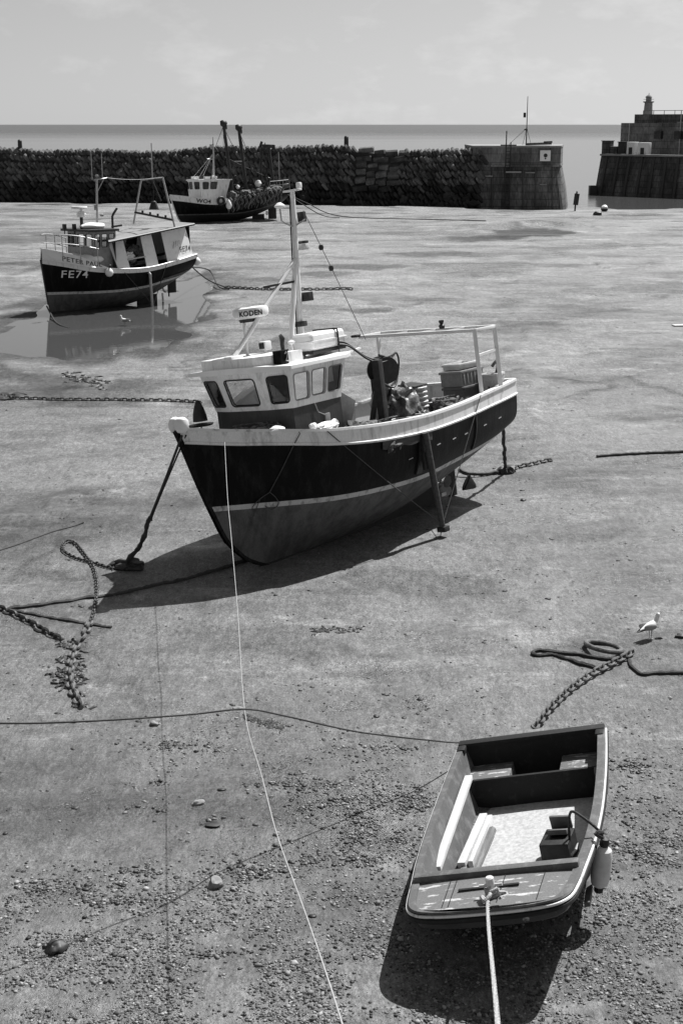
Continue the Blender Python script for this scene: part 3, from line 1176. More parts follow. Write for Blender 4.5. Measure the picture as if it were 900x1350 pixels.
# roof with brow, coaming and fascia
rb = MB(True)
poly = [(1.95, .80), (1.62, .985), (.13, .985), (-.14, .47), (-.16, -.52), (.02, -1.16), (1.62, -1.03), (1.95, -.85)]
rb.prism(poly, lambda x, y: 3.165, lambda x, y: 3.215 + .06 * max(0, 1 - (y / 1.0) ** 2))
roof = rb.build('roof', M['clean'], whouse)
b = MB(True)
b.prism([(.95, .58), (.16, .58), (-.02, .34), (-.02, -.42), (.12, -.92), (.95, -.92)], 3.20, 3.40)
b.build('fascia', M['white'], whouse)
b = MB(True)
b.box((.30, .66, 3.335), (.20, .16, .25), bev=.008)
b.build('navigation_light_board', M['black'], whouse)
b = MB(True)
b.tube([(.30, .755, 3.40), (.33, .757, 3.43), (.36, .757, 3.40), (.34, .757, 3.34), (.30, .757, 3.29), (.37, .757, 3.28)], .012, 5)
b.build('lamp_bracket', M['box_m'], whouse)
# life raft canister with straps
b = MB(True)
b.box((1.80, .26, 3.475), (.94, .5, .30), bev=.10, seg=3)
b.box((1.80, .26, 3.48), (.96, .52, .03), bev=.008)
raft = b.build('life_raft_canister', M['clean'], boat)
b = MB(True)
for x in (2.02,):
    lp = [(x, .26 + .27 * math.cos(a), 3.475 + .165 * math.sin(a)) for a in [k * math.pi / 12 for k in range(24)]]
    lp = [(p[0], .26 + max(-.262, min(.262, (p[1] - .26) * 1.35)), 3.475 + max(-.158, min(.158, (p[2] - 3.475) * 1.35))) for p in lp]
    b.tube(lp, .016, 5, closed=True)
b.box((1.80, .26, 3.30), (.90, .46, .05))
b.build('strap', M['rubber'], raft)
# black hoses from the raft strap to the hauler post
for dz, dy in ((0, 0), (.05, -.05)):
    b = MB(True)
    b.tube(curve([(2.02, .50, 3.36 + dz), (2.2, .60 + dy, 3.30 + dz), (2.45, .75 + dy, 3.05 + dz), (2.62, .9 + dy, 2.95 + dz), (2.85, .95, 2.98 + dz), (3.18, .85, 3.05), (3.3, .8, 2.88), (3.22, .78, 2.62), (3.0, .8, 2.5)], 6), .017, 6)
    b.build('hose', M['rubber'], boat)
# lamps and domes on the roof
b = MB(True)
b.box((.86, -.12, 3.52), (.16, .16, .15), bev=.02)
b.tube([(.86, -.12, 3.39), (.86, -.12, 3.47)], .02, 6)
sl = b.build('searchlight', M['clean'], boat)
b = MB(True)
b.box((.775, -.12, 3.525), (.02, .11, .10), bev=.01)
b.build('lens', M['rubber'], sl)
b = MB(True)
b.tube([(1.02, .12, 3.39), (1.02, .12, 3.52), (1.04, .12, 3.60), (1.00, .12, 3.66)], [.035, .035, .045, .03], 8)
b.box((1.0, .12, 3.40), (.22, .1, .03))
b.build('horn', M['dark'], boat)
b = MB(True)
b.lathe([(.015, 0), (.015, .10), (.055, .12), (.06, .15), (.0, .18)], (1.02, .32, 3.39), 12)
b.build('antenna_dome', M['clean'], boat)
b = MB(True)
b.lathe([(.05, -.07), (.075, -.05), (.075, .05), (.05, .07)], (2.22, .35, 3.36), 14, Matrix.Rotation(math.pi / 2, 4, 'X'))
b.tube([(2.22, .35, 3.2), (2.22, .35, 3.3)], .015, 5)
b.build('deck_lamp', M['dark'], boat)
b = MB(True)
b.bar((1.90, .7, 3.20), (2.55, .55, 3.23), .05, .03)
b.box((2.0, .2, 3.26), (.2, .5, .06), bev=.01)
b.build('roof_extension', M['clean'], boat)
# radar on its post
b = MB(True)
b.tube([(.60, -.30, 3.38), (.63, -.30, 3.97)], .028, 10)
b.build('radar_post', M['clean'], boat)
b = MB(True)
cr = Vector((.80, -.28, 4.09))
b.lathe([(.0, -.085), (.24, -.085), (.285, -.06), (.30, -.02), (.30, .035), (.285, .075), (.22, .095), (0, .10)], cr, 32)
rd = b.build('radar', M['clean'], boat)
b = MB(True)
b.lathe([(.13, -.05), (.15, .0)], cr + Vector((-.1, 0, -.10)), 16)
b.build('radar_base', M['dark'], rd)


def on_drum(u, v, c=cr, r=.3035):
    a = (u / r)
    d0 = Vector((-.74, .67)).normalized()
    e0 = Vector((.67, .74))
    return (c.x + r * (d0.x * math.cos(a) + e0.x * math.sin(a)), c.y + r * (d0.y * math.cos(a) + e0.y * math.sin(a)), c.z - .045 + v)


text_mesh('lettering', 'KODEN', .115, lambda u, v: on_drum(u - .215, v), M['dtxt'], rd, bold=.004, spacing=1.05)
# mast, stays and fittings
b = MB(True)
b.tube([(1.66, 0, 3.2), (1.80, 0, 4.7), (1.95, 0, 6.0)], [.052, .046, .040], 12)
mast = b.build('mast', M['clean'], boat)
b = MB(True)
b.tube([(1.585, -.03, 3.2), (1.73, -.03, 4.7), (1.885, -.03, 5.85)], .014, 6)
b.build('cable', M['rubber'], mast)
b = MB(True)
b.tube([(1.79, 0, 4.82), (1.26, .06, 3.27)], .045, 10)
b.tube([(1.79, 0, 4.86), (.10, -.18, 3.40)], .040, 10)
b.build('mast_leg', M['clean'], mast)
b = MB(True)
b.box((.12, -.18, 3.42), (.30, .16, .05), bev=.01)
b.build('leg_foot', M['clean'], mast)
b = MB(True)
b.bar((1.70, .02, 4.50), (1.02, -.10, 4.47), .06, .035)
b.build('crossbar', M['dark'], mast)
b = MB(True)
b.box((1.95, 0, 6.0), (.10, .34, .03), bev=.006)
b.box((2.02, .10, 6.07), (.08, .08, .10), bev=.02)
b.build('masthead', M['clean'], mast)
b = MB(True)
b.tube([(1.86, 0, 5.40), (1.70, -.06, 5.48), (1.66, -.08, 5.52), (1.66, -.08, 5.72)], .014, 6)
b.tube([(1.86, 0, 5.40), (2.0, .16, 5.50)], .014, 6)
b.build('yard', M['galv'], mast)
b = MB(True)
b.lathe([(.02, 0), (.09, .03), (.09, .05), (.03, .10), (0, .105)], (1.66, -.08, 5.72), 14)
b.build('antenna_dome', M['clean'], mast)
for zz, sz, mm in ((5.55, (.09, .13, .17), 'dark'), (5.05, (.10, .16, .10), 'box_w'), (5.13, (.10, .15, .045), 'dark'), (4.22, (.14, .18, .15), 'dark'), (3.78, (.16, .16, .09), 'rubber')):
    b = MB(True)
    xm = 1.66 + (zz - 3.2) * .1036
    off = .12 if mm != 'rubber' else 0.0
    b.box((xm + off, off * .6, zz), sz, bev=.015)
    b.build('lamp' if mm != 'rubber' else 'lashing', M[mm], mast)
b = MB(True)
b.tube(sag((2.05, .1, 5.65), (2.75, .55, 3.35), -.02), .006, 4)
hal = b.build('halyard', M['rope_m'], mast)
for k in (.28, .44):
    b = MB(True)
    p = Vector((2.05, .1, 5.65)).lerp(Vector((2.75, .55, 3.35)), k)
    b.lathe([(0, -.05), (.035, -.04), (.045, 0), (.035, .04), (0, .05)], p, 8)
    b.build('float', M['dark'], hal)
# gantry at the stern
g1 = MB(True)
for x in (5.22, 5.92):
    g1.bar((x, 1.21, 3.19), (x - .28, -1.22, 3.27), .075, .06, .008)
for x0_, y_ in ((5.22, 1.21), (5.92, 1.21)):
    g1.bar((x0_ - .04, y_ + .03, 1.95), (x0_, y_, 3.22), .075, .05, .008)
g1.bar((5.50, -1.2, 2.55), (5.50, -1.2, 3.22), .06, .05)
g1.bar((5.20, 1.215, 3.19), (5.95, 1.215, 3.185), .06, .06, .008)
g1.bar((4.93, -1.22, 3.27), (5.66, -1.22, 3.265), .06, .06, .008)
g1.bar((5.2, 1.215, 2.72), (5.9, 1.215, 2.76), .045, .045)
for k in (.25, .5, .75):
    y_ = 1.21 - 2.43 * k
    g1.bar((5.22 - .28 * k, y_, 3.21 + .05 * k), (5.92 - .28 * k, y_, 3.21 + .05 * k), .03, .025)
g1.build('gantry', M['clean'], boat)
b = MB(True)
b.lathe([(.0, -.02), (.05, -.01), (.06, .05), (.03, .08), (.05, .12), (.05, .15), (0, .16)], (5.60, .25, 3.26), 12)
b.build('gantry_lamp', M['dark'], boat)
b = MB(True)
b.box((4.86, -1.25, 3.30), (.16, .14, .05), bev=.02)
b.build('block', M['dark'], boat)
# deck hauler: post, drum, guard
b = MB(True)
b.box((2.36, 1.02, 2.26), (.13, .14, 1.52), bev=.012)
post = b.build('hauler_post', M['dark'], boat)
b = MB(True)
b.lathe([(.05, -.17), (.23, -.16), (.24, -.12), (.13, -.08), (.13, .08), (.24, .12), (.23, .16), (.05, .17)], (2.80, .80, 2.80), 24, Matrix.Rotation(math.pi / 2, 4, 'X') @ Matrix.Rotation(.4, 4, 'Y'))
b.tube([(2.36, 1.0, 2.86), (2.80, .80, 2.80)], .05, 8)
b.box((2.74, .74, 2.5), (.24, .22, .34), bev=.03)
b.tube(curve([(2.5, .95, 2.62), (2.75, 1.02, 2.5), (2.95, .98, 2.72), (2.85, .9, 2.98), (2.6, .9, 3.08)], 6), .022, 6)
b.build('hauler', M['dark'], boat)
b = MB(True)
b.tube([(2.28, .8, 1.9), (2.60, .75, 2.45)], .05, 8)
b.build('brace', M['dark'], post)
b = MB(True)
b.box((2.20, .30, 2.20), (.50, .05, .56), Matrix.Rotation(.5, 4, 'Y'), bev=.01)
b.build('engine_hatch_lid', M['box_g'], boat)
# the black bell shaped day mark under the wheelhouse corner
b = MB(True)
b.lathe([(.0, .36), (.035, .34), (.085, .22), (.115, .10), (.125, .0)], (.02, -1.02, 2.42), 14)
b.lathe([(.02, -.03), (.20, -.02), (.22, 0.01), (.02, .03)], (.02, -1.02, 2.36), 16)
b.tube([(.02, -1.02, 2.36), (.02, -1.02, 2.05)], .012, 5)
b.build('deck_ventilator', M['dark'], boat)
# loop of line hanging over the bow
b = MB(True)
pz = [H1.at_x(x, z, .03) for x, z in ((-.05, 2.16), (-.15, 1.95), (-.25, 1.6), (-.34, 1.28))]
b.tube([(-.03, 1.10, 2.21)] + pz, .008, 5)
lp = [H1.at_x(x, z, .035) for x, z in ((-.34, 1.28), (-.46, 1.2), (-.55, 1.08), (-.5, 0.98)) ]
b.tube(curve(lp, 4), .008, 5)
lp = [H1.at_x(x, z, .035) for x, z in ((-.34, 1.28), (-.22, 1.16), (-.16, 1.05), (-.24, .98), (-.36, 1.06))]
b.tube(curve(lp, 4), .008, 5)
b.tube([H1.at_x(-.46, 1.2, .035), H1.at_x(-.52, .9, .035), H1.at_x(-.5, .74, .04)], .007, 5)
b.build('hanging_line', M['rope_m'], boat)

# --- gear lying on her deck: things of their own
def on1(x, y, z, rz=0.0):
    return shift(F1, x, y, z, rz)


def fish_box(mname, F, L=.78, W=.46, Hh=.26, label='', slats=False, group=None, rough=0.0):
    root = empty('fish_box', F, label, 'fish box', group)
    m = M[mname]
    b = MB(True)
    t = .025
    b.box((0, 0, t / 2), (L * .94, W * .92, t))
    for sd in (1, -1):
        b.box((0, sd * (W / 2 - t), Hh / 2), (L * .96, t, Hh), bev=.006)
        b.box((sd * (L / 2 - t), 0, Hh / 2), (t, W * .9, Hh), bev=.006)
    b.build('shell', m, root)
    b = MB(True)
    for sd in (1, -1):
        b.box((0, sd * (W / 2 - t * .2), Hh - .03), (L, .04, .045), bev=.006)
        b.box((sd * (L / 2 - t * .2), 0, Hh - .03), (.04, W, .045), bev=.006)
    b.build('rim', m, root)
    if slats:
        b = MB(True)
        for sd in (1, -1):
            for k in range(6):
                b.box((-L / 2 + .1 + k * (L - .2) / 5, sd * (W / 2 - .006), Hh * .45), (.035, .03, Hh * .72), bev=.004)
        for k in range(3):
            b.box((L / 2 - .008, -W / 2 + .1 + k * (W - .2) / 2, Hh * .45), (.03, .035, Hh * .72), bev=.004)
        b.build('ribs', m, root)
    return root


GB = 'fish boxes stacked at the stern of the heeled boat'
fish_box('box_g', on1(5.90, .34, 1.56, .02), 1.0, .55, .24, 'low wide grey fish box, bottom of the stern stack', group=GB)
fish_box('box_g', on1(6.03, .32, 1.805), .80, .5, .31, 'dark rimmed grey fish box, second up in the stern stack', group=GB)
fish_box('box_m', on1(6.03, .30, 2.12, .03), .80, .5, .30, 'tall grey fish box, near the top of the stern stack', slats=True, group=GB)
fish_box('box_w', on1(6.10, .25, 2.425, .1), .64, .42, .12, 'shallow white tray crowning the stern stack of fish boxes', group=GB)
fish_box('box_w', on1(6.30, .80, 1.62, 1.5), .4, .30, .66, 'tall white ribbed crate under the gantry post', slats=True, group=GB)
b = MB(True)
b.tube(curve([(6.15, .8, 2.0), (6.3, .88, 2.22), (6.36, .92, 2.38), (6.28, .95, 2.5), (6.16, .92, 2.42)], 6), .03, 8)
b.tube(curve([(6.0, .95, 2.0), (6.2, 1.02, 2.06), (6.38, .98, 2.08), (6.4, .7, 2.05)], 6), .03, 8)
tag(b.build('coiled_hose', M['rubber'], matrix=F1), 'black hose coiled over the stern rail beside the white crate', 'hose')
fish_box('box_g', on1(4.55, .62, 1.50, .2), .7, .44, .26, 'dark fish box lying between the baskets and the grey bin', group=GB)
b = MB(True)
for k in range(8):
    b.rock((4.35 + R.uniform(-.25, .35), .95 + R.uniform(-.25, .2), 1.74 + R.uniform(-.04, .22)), (.22, .18, .14), Matrix.Rotation(R.uniform(0, 3), 4, 'Z'), sub=3, amp=.4, seed=k + 130, fs=2.6)
for k in range(10):
    a0_ = R.uniform(0, 6)
    b.tube([(4.4 + (.22 + .02 * k) * math.cos(a0_ + q * .5) * .8, .95 + .2 * math.sin(a0_ + q * .5), 1.95 + .02 * k * .6 + R.uniform(-.01, .01)) for q in range(11)], .016, 5)
tag(b.build('rope_coil', M['net'], matrix=F1), 'coils of dark rope dumped on netting between baskets and stern boxes', 'rope')
for k, (x, y, z) in enumerate(((5.15, .78, 1.62), (5.02, .10, 1.62))):
    r = empty('crab_pot', on1(x, y, z, .3 + k), ('round topped crab pot by the rail before the stern stack of boxes', 'round topped crab pot behind the grey bin, farther from the rail')[k], 'crab pot', 'crab pots near the stern')
    b = MB(True)
    for q in range(5):
        xx = -.26 + .13 * q
        b.tube([(xx, .2 * math.cos(a), .26 * math.sin(a) + .03) for a in [math.pi * w_ / 8 for w_ in range(9)]], .014, 5)
    b.box((0, 0, .02), (.58, .42, .04), bev=.01)
    b.build('hoops', M['dark'], r)
    b = MB(True)
    b.grid([[(xx, .192 * math.cos(a) + .01 * math.sin(9 * a), .25 * math.sin(a) + .03) for a in [math.pi * w_ / 8 for w_ in range(9)]] for xx in (-.26, 0, .26)])
    b.build('netting', M['net'], r)
r = empty('plastic_bin', on1(4.78, .40, 1.72, .1), 'open grey plastic bin on deck before the stack of boxes', 'bin')
b = MB(True)
b.grid([[(x * k, y * k2, z) for x, y in rrect(-.33, -.2, .33, .2, .06)] for k, k2, z in ((.8, .75, 0), (.9, .9, .0), (1, 1, .26), (.95, .93, .26), (.86, .85, .03))], close_v=True)
b.build('shell', M['box_g'], r)
b = MB(True)
b.tube([(x * 1.02, y * 1.02, .26) for x, y in rrect(-.33, -.2, .33, .2, .06)], .02, 6, closed=True)
b.build('rim', M['box_m'], r)
b = MB(True)
b.box((4.75, .42, 1.56), (.55, .42, .30), bev=.02)
tag(b.build('wooden_chest', M['dark'], matrix=F1), 'dark low chest under the grey plastic bin', 'chest')
GK = 'nested baskets on the deck'
for k in range(5):
    r = empty('basket', on1(3.70, .82, 1.72 + k * .085, .4 * k), ['bottom', 'second', 'middle', 'fourth', 'topmost'][k] + ' basket of the nested stack behind the oilskins', 'basket', GK)
    b = MB(True)
    b.lathe([(.13, 0), (.155, .16), (.175, .30), (.165, .30), (.145, .16), (.12, .012)], (0, 0, 0), 20)
    b.build('side', M['box_m'], r)
    b = MB(True)
    b.tube([(.182 * math.cos(a), .182 * math.sin(a), .30) for a in [q * math.pi / 10 for q in range(20)]], .017, 6, closed=True)
    b.build('rim', M['box_w'], r)
b = MB(True)
b.box((3.66, .78, 2.42), (.42, .36, .03), Matrix.Rotation(-.12, 4, 'X'), bev=.008)
tag(b.build('flat_board', M['dark'], matrix=F1), 'dark flat lid lying on top of the nested baskets', 'board')
for k, (x, y) in enumerate(((2.62, 1.20), (2.98, 1.22))):
    r = empty('bucket', on1(x, y, 1.54), ('grey bucket standing beside the black hauler post', 'grey bucket standing between the other bucket and the oilskins')[k], 'bucket', 'buckets by the rail')
    b = MB(True)
    b.lathe([(.12, 0), (.13, .02), (.165, .42), (.155, .42), (.12, .03)], seg=22)
    b.build('side', M['box_m'], r)
    b = MB(True)
    b.tube([(.168 * math.cos(a), .168 * math.sin(a), .42) for a in [q * math.pi / 11 for q in range(22)]], .013, 6, closed=True)
    b.build('rim', M['box_w'], r)
# oilskins: a crumpled heap
b = MB(True)
for k, (c, s_) in enumerate((((3.05, .88, 2.05), (.32, .26, .36)), ((3.28, .84, 2.15), (.26, .22, .30)), ((2.95, .85, 2.25), (.18, .16, .20)), ((3.42, .98, 1.82), (.2, .16, .28)))):
    b.rock(c, s_, sub=4, amp=.34, seed=k + 3, fs=2.2)
tag(b.build('oilskins', M['tarp'], matrix=F1), 'crumpled dark oilskins heaped between baskets and buckets', 'oilskins')
b = MB(True)
b.rock((2.70, .7, 2.2), (.16, .13, .22), sub=4, amp=.4, seed=21, fs=2.4)
tag(b.build('crumpled_sack', M['box_w'], matrix=F1), 'crumpled white sack stuffed behind the black post', 'sack')
# net heap
b = MB(True)
for k in range(9):
    b.rock((1.75 + R.uniform(-.3, .45), .95 + R.uniform(-.35, .3), 1.66 + R.uniform(-.05, .26)), (.30, .24, .16), Matrix.Rotation(R.uniform(0, 3), 4, 'Z'), sub=4, amp=.35, seed=k + 30, fs=2.6)
for k in range(14):
    x, y, z = 1.5 + R.uniform(0, .8), .75 + R.uniform(0, .5), 1.9 + R.uniform(-.05, .12)
    b.tube(curve([(x + R.uniform(-.3, .3), y + R.uniform(-.25, .25), z + R.uniform(-.1, .06)) for _ in range(4)], 5), .012, 5)
tag(b.build('net_heap', M['net'], matrix=F1), 'heap of brown netting on deck behind the dark cabin side', 'net')
b = MB(True)
for k in range(7):
    b.rock((-.55 + .17 * k + R.uniform(-.05, .05), -.1 + R.uniform(-.3, .55), 2.18 - .02 * k + R.uniform(-.04, .05)), (.22, .26, .12), Matrix.Rotation(R.uniform(0, 3), 4, 'Z'), sub=3, amp=.4, seed=k + 60, fs=2.6)
for k in range(16):
    x = -.5 + R.uniform(0, 1.0)
    b.tube(curve([(x + R.uniform(-.3, .3), .2 + R.uniform(-.4, .5), 2.24 + R.uniform(-.03, .10)) for _ in range(5)], 5), .013, 5)
tag(b.build('rope_heap', M['net'], matrix=F1), 'tangled heap of old rope on the foredeck under the front windows', 'rope')
b = MB(True)
b.rock((-.32, .90, 2.27), (.16, .10, .07), sub=3, amp=.2, seed=71)
tag(b.build('white_float', M['clean'], matrix=F1), 'white float lying just inside the bow rail', 'float')
b = MB(True)
b.rock((.62, 1.16, 2.17), (.26, .09, .07), sub=3, amp=.35, seed=72, fs=2.5)
b.rock((.34, 1.1, 2.20), (.07, .06, .07), sub=3, amp=.2, seed=73)
b.tube([(.82 + .09 * math.cos(a), 1.16, 2.17 + .07 * math.sin(a)) for a in [q * math.pi / 6 for q in range(12)]], .018, 6, closed=True)
tag(b.build('crumpled_bag', M['clean'], matrix=F1), 'crumpled white bag and ring beside the cabin on the rail', 'bag')

# ================================================================== the half decked boat in the pool (FE74)
F2 = frame(G(65, 412), 46, 1, -.8) @ Matrix.Diagonal((1.10, 1, 1, 1))
b74 = empty('fishing_boat', F2, 'small half decked boat with long flat cabin roof, lettered FE74, standing in the pool', 'fishing boat')
H2 = Hull(-.20, 6.1,
          zs=[(-.2, 2.04), (.4, 1.90), (1.2, 1.70), (2.3, 1.57), (3.6, 1.55), (5.0, 1.74), (6.1, 1.93)],
          b=[(-.2, .035), (.2, .42), (.8, .78), (1.5, 1.0), (2.3, 1.14), (3.6, 1.19), (5.0, 1.09), (6.1, .94)],
          zb=[(-.2, 0.0), (3.0, 0.0), (3.8, .12), (4.6, .36), (5.4, .72), (6.1, 1.06)],
          n=[(-.2, 1.1), (.5, 1.4), (1.5, 2.3), (3.0, 3.0), (6.1, 2.5)],
          stem=[(0, .06), (.3, 0.0), (.7, -.06), (1.3, -.14), (2.04, -.20), (2.45, -.12)],
          band=[(-.2, .17), (2, .16), (6.1, .15)],
          st=[(-.2, .78), (2.26, .76), (3.6, .85), (4.4, .98), (5.4, 1.10), (6.1, 1.20)], stw=.10)
H2.build(b74, (M['black'], M['stripe'], M['anti']))
H2.bulwark(b74, M['white'], M['rail'], .25)
H2.deck(b74, M['deck'], .22)
H2.strake(b74, lambda t: H2.zlev(t, 'sheer') + .01, M['clean'], .028)
b = MB(True)
b.bar((-.22, 0, 2.02), (.0, 0, .3), .07, .06, up=(0, 1, 0))
b.bar((-.2, 0, 2.0), (-.16, 0, 2.45), .05, .05, up=(0, 1, 0))
b.build('stem_post', M['dark'], b74)
b = MB(True)
b.box((2.2, 0, -.03), (4.2, .1, .1))
b.box((4.35, 0, .15), (.9, .09, .42))
b.build('keel', M['anti_dark'], b74)
b = MB(True)
b.box((5.55, 0, .62), (.40, .05, .55), bev=.02)
b.tube([(5.4, 0, .2), (5.4, 0, 1.2)], .03, 8)
b.build('rudder', M['anti_dark'], b74)
b = MB(True)
b.tube([(5.14 + .0, .14 * math.cos(a) + .12, .58 + .16 * math.sin(a)) for a in [rad(60 + 20 * q) for q in range(13)]], .04, 8)
b.tube([(5.0, .12, .38), (5.02, .12, .05)], .04, 8)
b.build('propeller_guard', M['clean'], b74)
# raised bow bulwark with the name
b = MB(True)
rows = []
ts = [i / 24 * .345 for i in range(25)]


def bow_top(x):
    return smooth_tab([(-.2, .42), (.3, .40), (.8, .37), (1.3, .27), (1.75, .10), (2.1, .0)], x)


for sd in (1, -1):
    A, Bq, C_, D = [], [], [], []
    for t in ts:
        zs = H2.zlev(t, 'sheer')
        p = H2.pt(t, zs)
        h = bow_top(p.x)
        A.append((p.x, (p.y - .02) * sd, zs))
        Bq.append((p.x - .02 * h, (p.y - .03) * sd, zs + h))
        C_.append((p.x - .02 * h + .03, max(p.y - .06, 0) * sd, zs + h))
        D.append((p.x + .03, max(p.y - .06, 0) * sd, zs - .1))
    b.grid([A, Bq, C_, D])
b.build('bow_bulwark', M['clean'], b74)


def on74(x, z, off):
    return H2.at_x(x, z, off)


text_mesh('registration', 'FE74', .40, lambda u, v: on74(.30 + u, 1.33 + v - .04 * u, .012), M['ltxt'], b74, bold=.003, spacing=1.12)


def on_bow(u, v):
    x = .33 + u
    zs = smooth_tab(H2.zs, x)
    p = H2.at_x(x, zs, -.012)
    return (p.x, p.y, zs + .07 + v)


text_mesh('name_lettering', 'PETER PAUL', .235, on_bow, M['dtxt'], b74, bold=.002, spacing=1.08)
# white whaleback hump behind the bow bulwark
b = MB(True)
b.rock((1.55, .48, 1.95), (.55, .40, .22), sub=3, amp=.06, seed=5)
b.rock((1.35, -.2, 2.0), (.6, .6, .2), sub=3, amp=.06, seed=6)
b.build('whaleback', M['clean'], b74)
# bow rail
b = MB(True)
for sd in (1, -1):
    top = [(-.15, .02 * sd, 2.95), (.35, .52 * sd, 2.95), (.9, .82 * sd, 2.88), (1.5, 1.02 * sd, 2.72)]
    mid = [(.1, .3 * sd, 2.62), (.5, .6 * sd, 2.60), (1.0, .85 * sd, 2.52), (1.55, 1.02 * sd, 2.38)]
    b.tube(curve(top, 5), .02, 6)
    b.tube(curve(mid, 5), .02, 6)
    for x, y, z in (top[1], top[2], top[3]):
        b.tube([(x, y, z), (x + .03, y, 1.8)], .016, 6)
b.build('bow_rail', M['galv'], b74)
# small wheelhouse forward
wh = MB(True)
bot = [(2.46, .78), (1.48, .80), (1.28, .0), (1.42, -.80), (2.46, -.80)]
top = [(2.50, .78), (1.52, .80), (1.32, .0), (1.46, -.80), (2.50, -.80)]
wps = []
for i, j, holes in ((0, 1, [(.06, .42, .30, .92, .04), (.38, .42, .62, .92, .04), (.70, .42, .92, .92, .04)]), (1, 2, [(.08, .44, .38, .92, .05), (.46, .44, .76, .92, .05)]), (2, 3, [(.06, .44, .36, .92, .05), (.44, .44, .74, .92, .05)]), (3, 4, [(.3, .5, .8, .9, .05)]), (4, 0, [(.4, .05, 1.1, .95, .04)])):
    ci, cj = Vector((*bot[i], 2.0)), Vector((*bot[j], 2.0))
    ti, tj = Vector((*top[i], 3.02)), Vector((*top[j], 3.02))
    P_, W_, H_ = wall_frame(ci, cj, tj, ti)
    nrm = (cj - ci).cross(ti - ci).normalized()
    if nrm.dot(Vector((1.9, 0, 2.5)) - ci) < 0:
        nrm = -nrm
    holed_wall(wh, P_, nrm, W_, H_, holes, .035)
    wps.append((P_, nrm, holes, i))
w74 = wh.build('wheelhouse', [M['box_m'], M['inside']], b74)
for P_, nrm, hs, i in wps:
    for h in hs:
        if i != 4:
            window(w74, P_, nrm, h, M['rubber'], fr=.012)
b = MB(True)
b.box((1.9, 0, 3.06), (1.34, 1.84, .09), bev=.02)
b.build('roof', M['dark'], w74)
b = MB(True)
b.prism([(2.46, .77), (1.49, .79), (1.30, 0), (1.43, -.79), (2.46, -.79)], 1.35, 1.998)
b.build('cabin_side', M['box_m'], b74)
b = MB(True)
b.rock((1.95, .1, 3.2), (.52, .36, .14), sub=3, amp=.14, seed=8)
b.build('life_raft', M['clean'], b74)
b = MB(True)
b.tube([(1.56, 0, 3.1), (1.56, 0, 3.55)], .06, 10)
b.build('radar_post', M['dark'], b74)
b = MB(True)
b.lathe([(0, -.13), (.14, -.1), (.17, 0), (.12, .1), (.05, .13), (.05, .2)], (1.58, -.02, 3.66), 18)
b.lathe([(.0, 0), (.28, .0), (.30, .05), (.28, .09), (0, .1)], (1.5, -.02, 3.87), 22)
b.build('radar', M['clean'], b74)
b = MB(True)
b.tube([(2.60, .45, 3.0), (2.60, .45, 3.55), (2.66, .45, 3.66), (2.82, .45, 3.86)], .045, 8)
b.bar((2.56, .45, 3.16), (3.0, .45, 3.2), .07, .07)
b.build('exhaust', M['dark'], b74)
for dx in (0, .25):
    b = MB(True)
    b.box((1.05 + dx, -.35 + dx, 3.2), (.12, .12, .2), bev=.02)
    b.tube([(1.05 + dx, -.35 + dx, 2.9), (1.05 + dx, -.35 + dx, 3.2)], .02, 5)
    b.build('searchlight', M['dark'], b74)
# mast forward, gallows aft, wires between
b = MB(True)
b.tube([(2.22, 0, 3.1), (2.30, 0, 5.0)], .04, 8)
b.tube([(2.18, 0, 4.95), (2.75, 0, 5.02)], .02, 6)
b.tube([(2.3, 0, 4.5), (2.62, 0, 5.0)], .015, 6)
m74 = b.build('mast', M['galv'], b74)
for x, h in ((2.1, 6.05), (2.55, 5.95)):
    b = MB(True)
    b.tube([(x, 0.0, 4.96), (x, 0.0, h)], .014, 5)
    b.build('aerial', M['galv'], m74)
b = MB(True)
b.lathe([(0, -.06), (.06, -.03), (.06, .03), (0, .06)], (2.3, 0, 5.1), 10)
b.box((2.2, 0, 3.9), (.1, .1, .2), bev=.02)
b.lathe([(0, -.07), (.07, -.03), (.07, .03), (0, .07)], (2.42, .05, 3.6), 10)
b.build('mast_lamp', M['box_m'], m74)
b = MB(True)
b.tube([(5.05, 1.0, 3.0), (4.62, .9, 5.02), (4.92, -.9, 4.90), (4.56, -1.0, 3.15)], .036, 8)
b.build('gallows', M['galv'], b74)
b = MB(True)
b.tube([(4.98, 1.0, 3.35), (4.65, -1.0, 3.62)], .045, 8)
for k in (.2, .4, .6, .8):
    p = Vector((4.98, 1.0, 3.37)).lerp(Vector((4.65, -1.0, 3.64)), k)
    b.box(p + Vector((0, 0, .06)), (.06, .06, .1))
b.build('gallows_rail', M['dark'], b74)
b = MB(True)
b.tube([(4.8, 0, 4.95), (4.8, 0, 6.35)], .022, 6)
b.build('aerial', M['galv'], b74)
b = MB(True)
b.tube(sag((2.75, 0, 5.02), (4.7, .3, 4.98), .06), .016, 5)
b.tube([(4.75, .1, 4.9), (4.75, .1, 4.1)], .014, 5)
b.tube([(4.80, .0, 4.9), (4.95, .3, 4.1)], .03, 5)
b.build('wire', M['dark'], b74)
b = MB(True)
b.lathe([(.06, .34), (.1, .3), (.19, .02), (.19, 0)], (4.75, .1, 3.75), 12)
b.build('deck_lamp', M['dark'], b74)
# long cabin shelter with flat roof, white side panels and open gaps
b = MB(True)
b.prism([(1.95, 1.10), (5.92, 1.02), (6.12, -1.05), (2.3, -1.16), (2.3, -.5), (2.3, .5)],
        lambda x, y: 2.60 + (x - 1.95) * .132 - .10 * 0, lambda x, y: 2.66 + (x - 1.95) * .132 + .05 * (1 - (y / 1.15) ** 2))
b.build('shelter_roof', M['tile'], b74)
b = MB(True)
b.tube([(1.93, 1.11, 2.62), (5.94, 1.03, 3.15)], .05, 6)
b.build('roof_edge', M['dark'], b74)


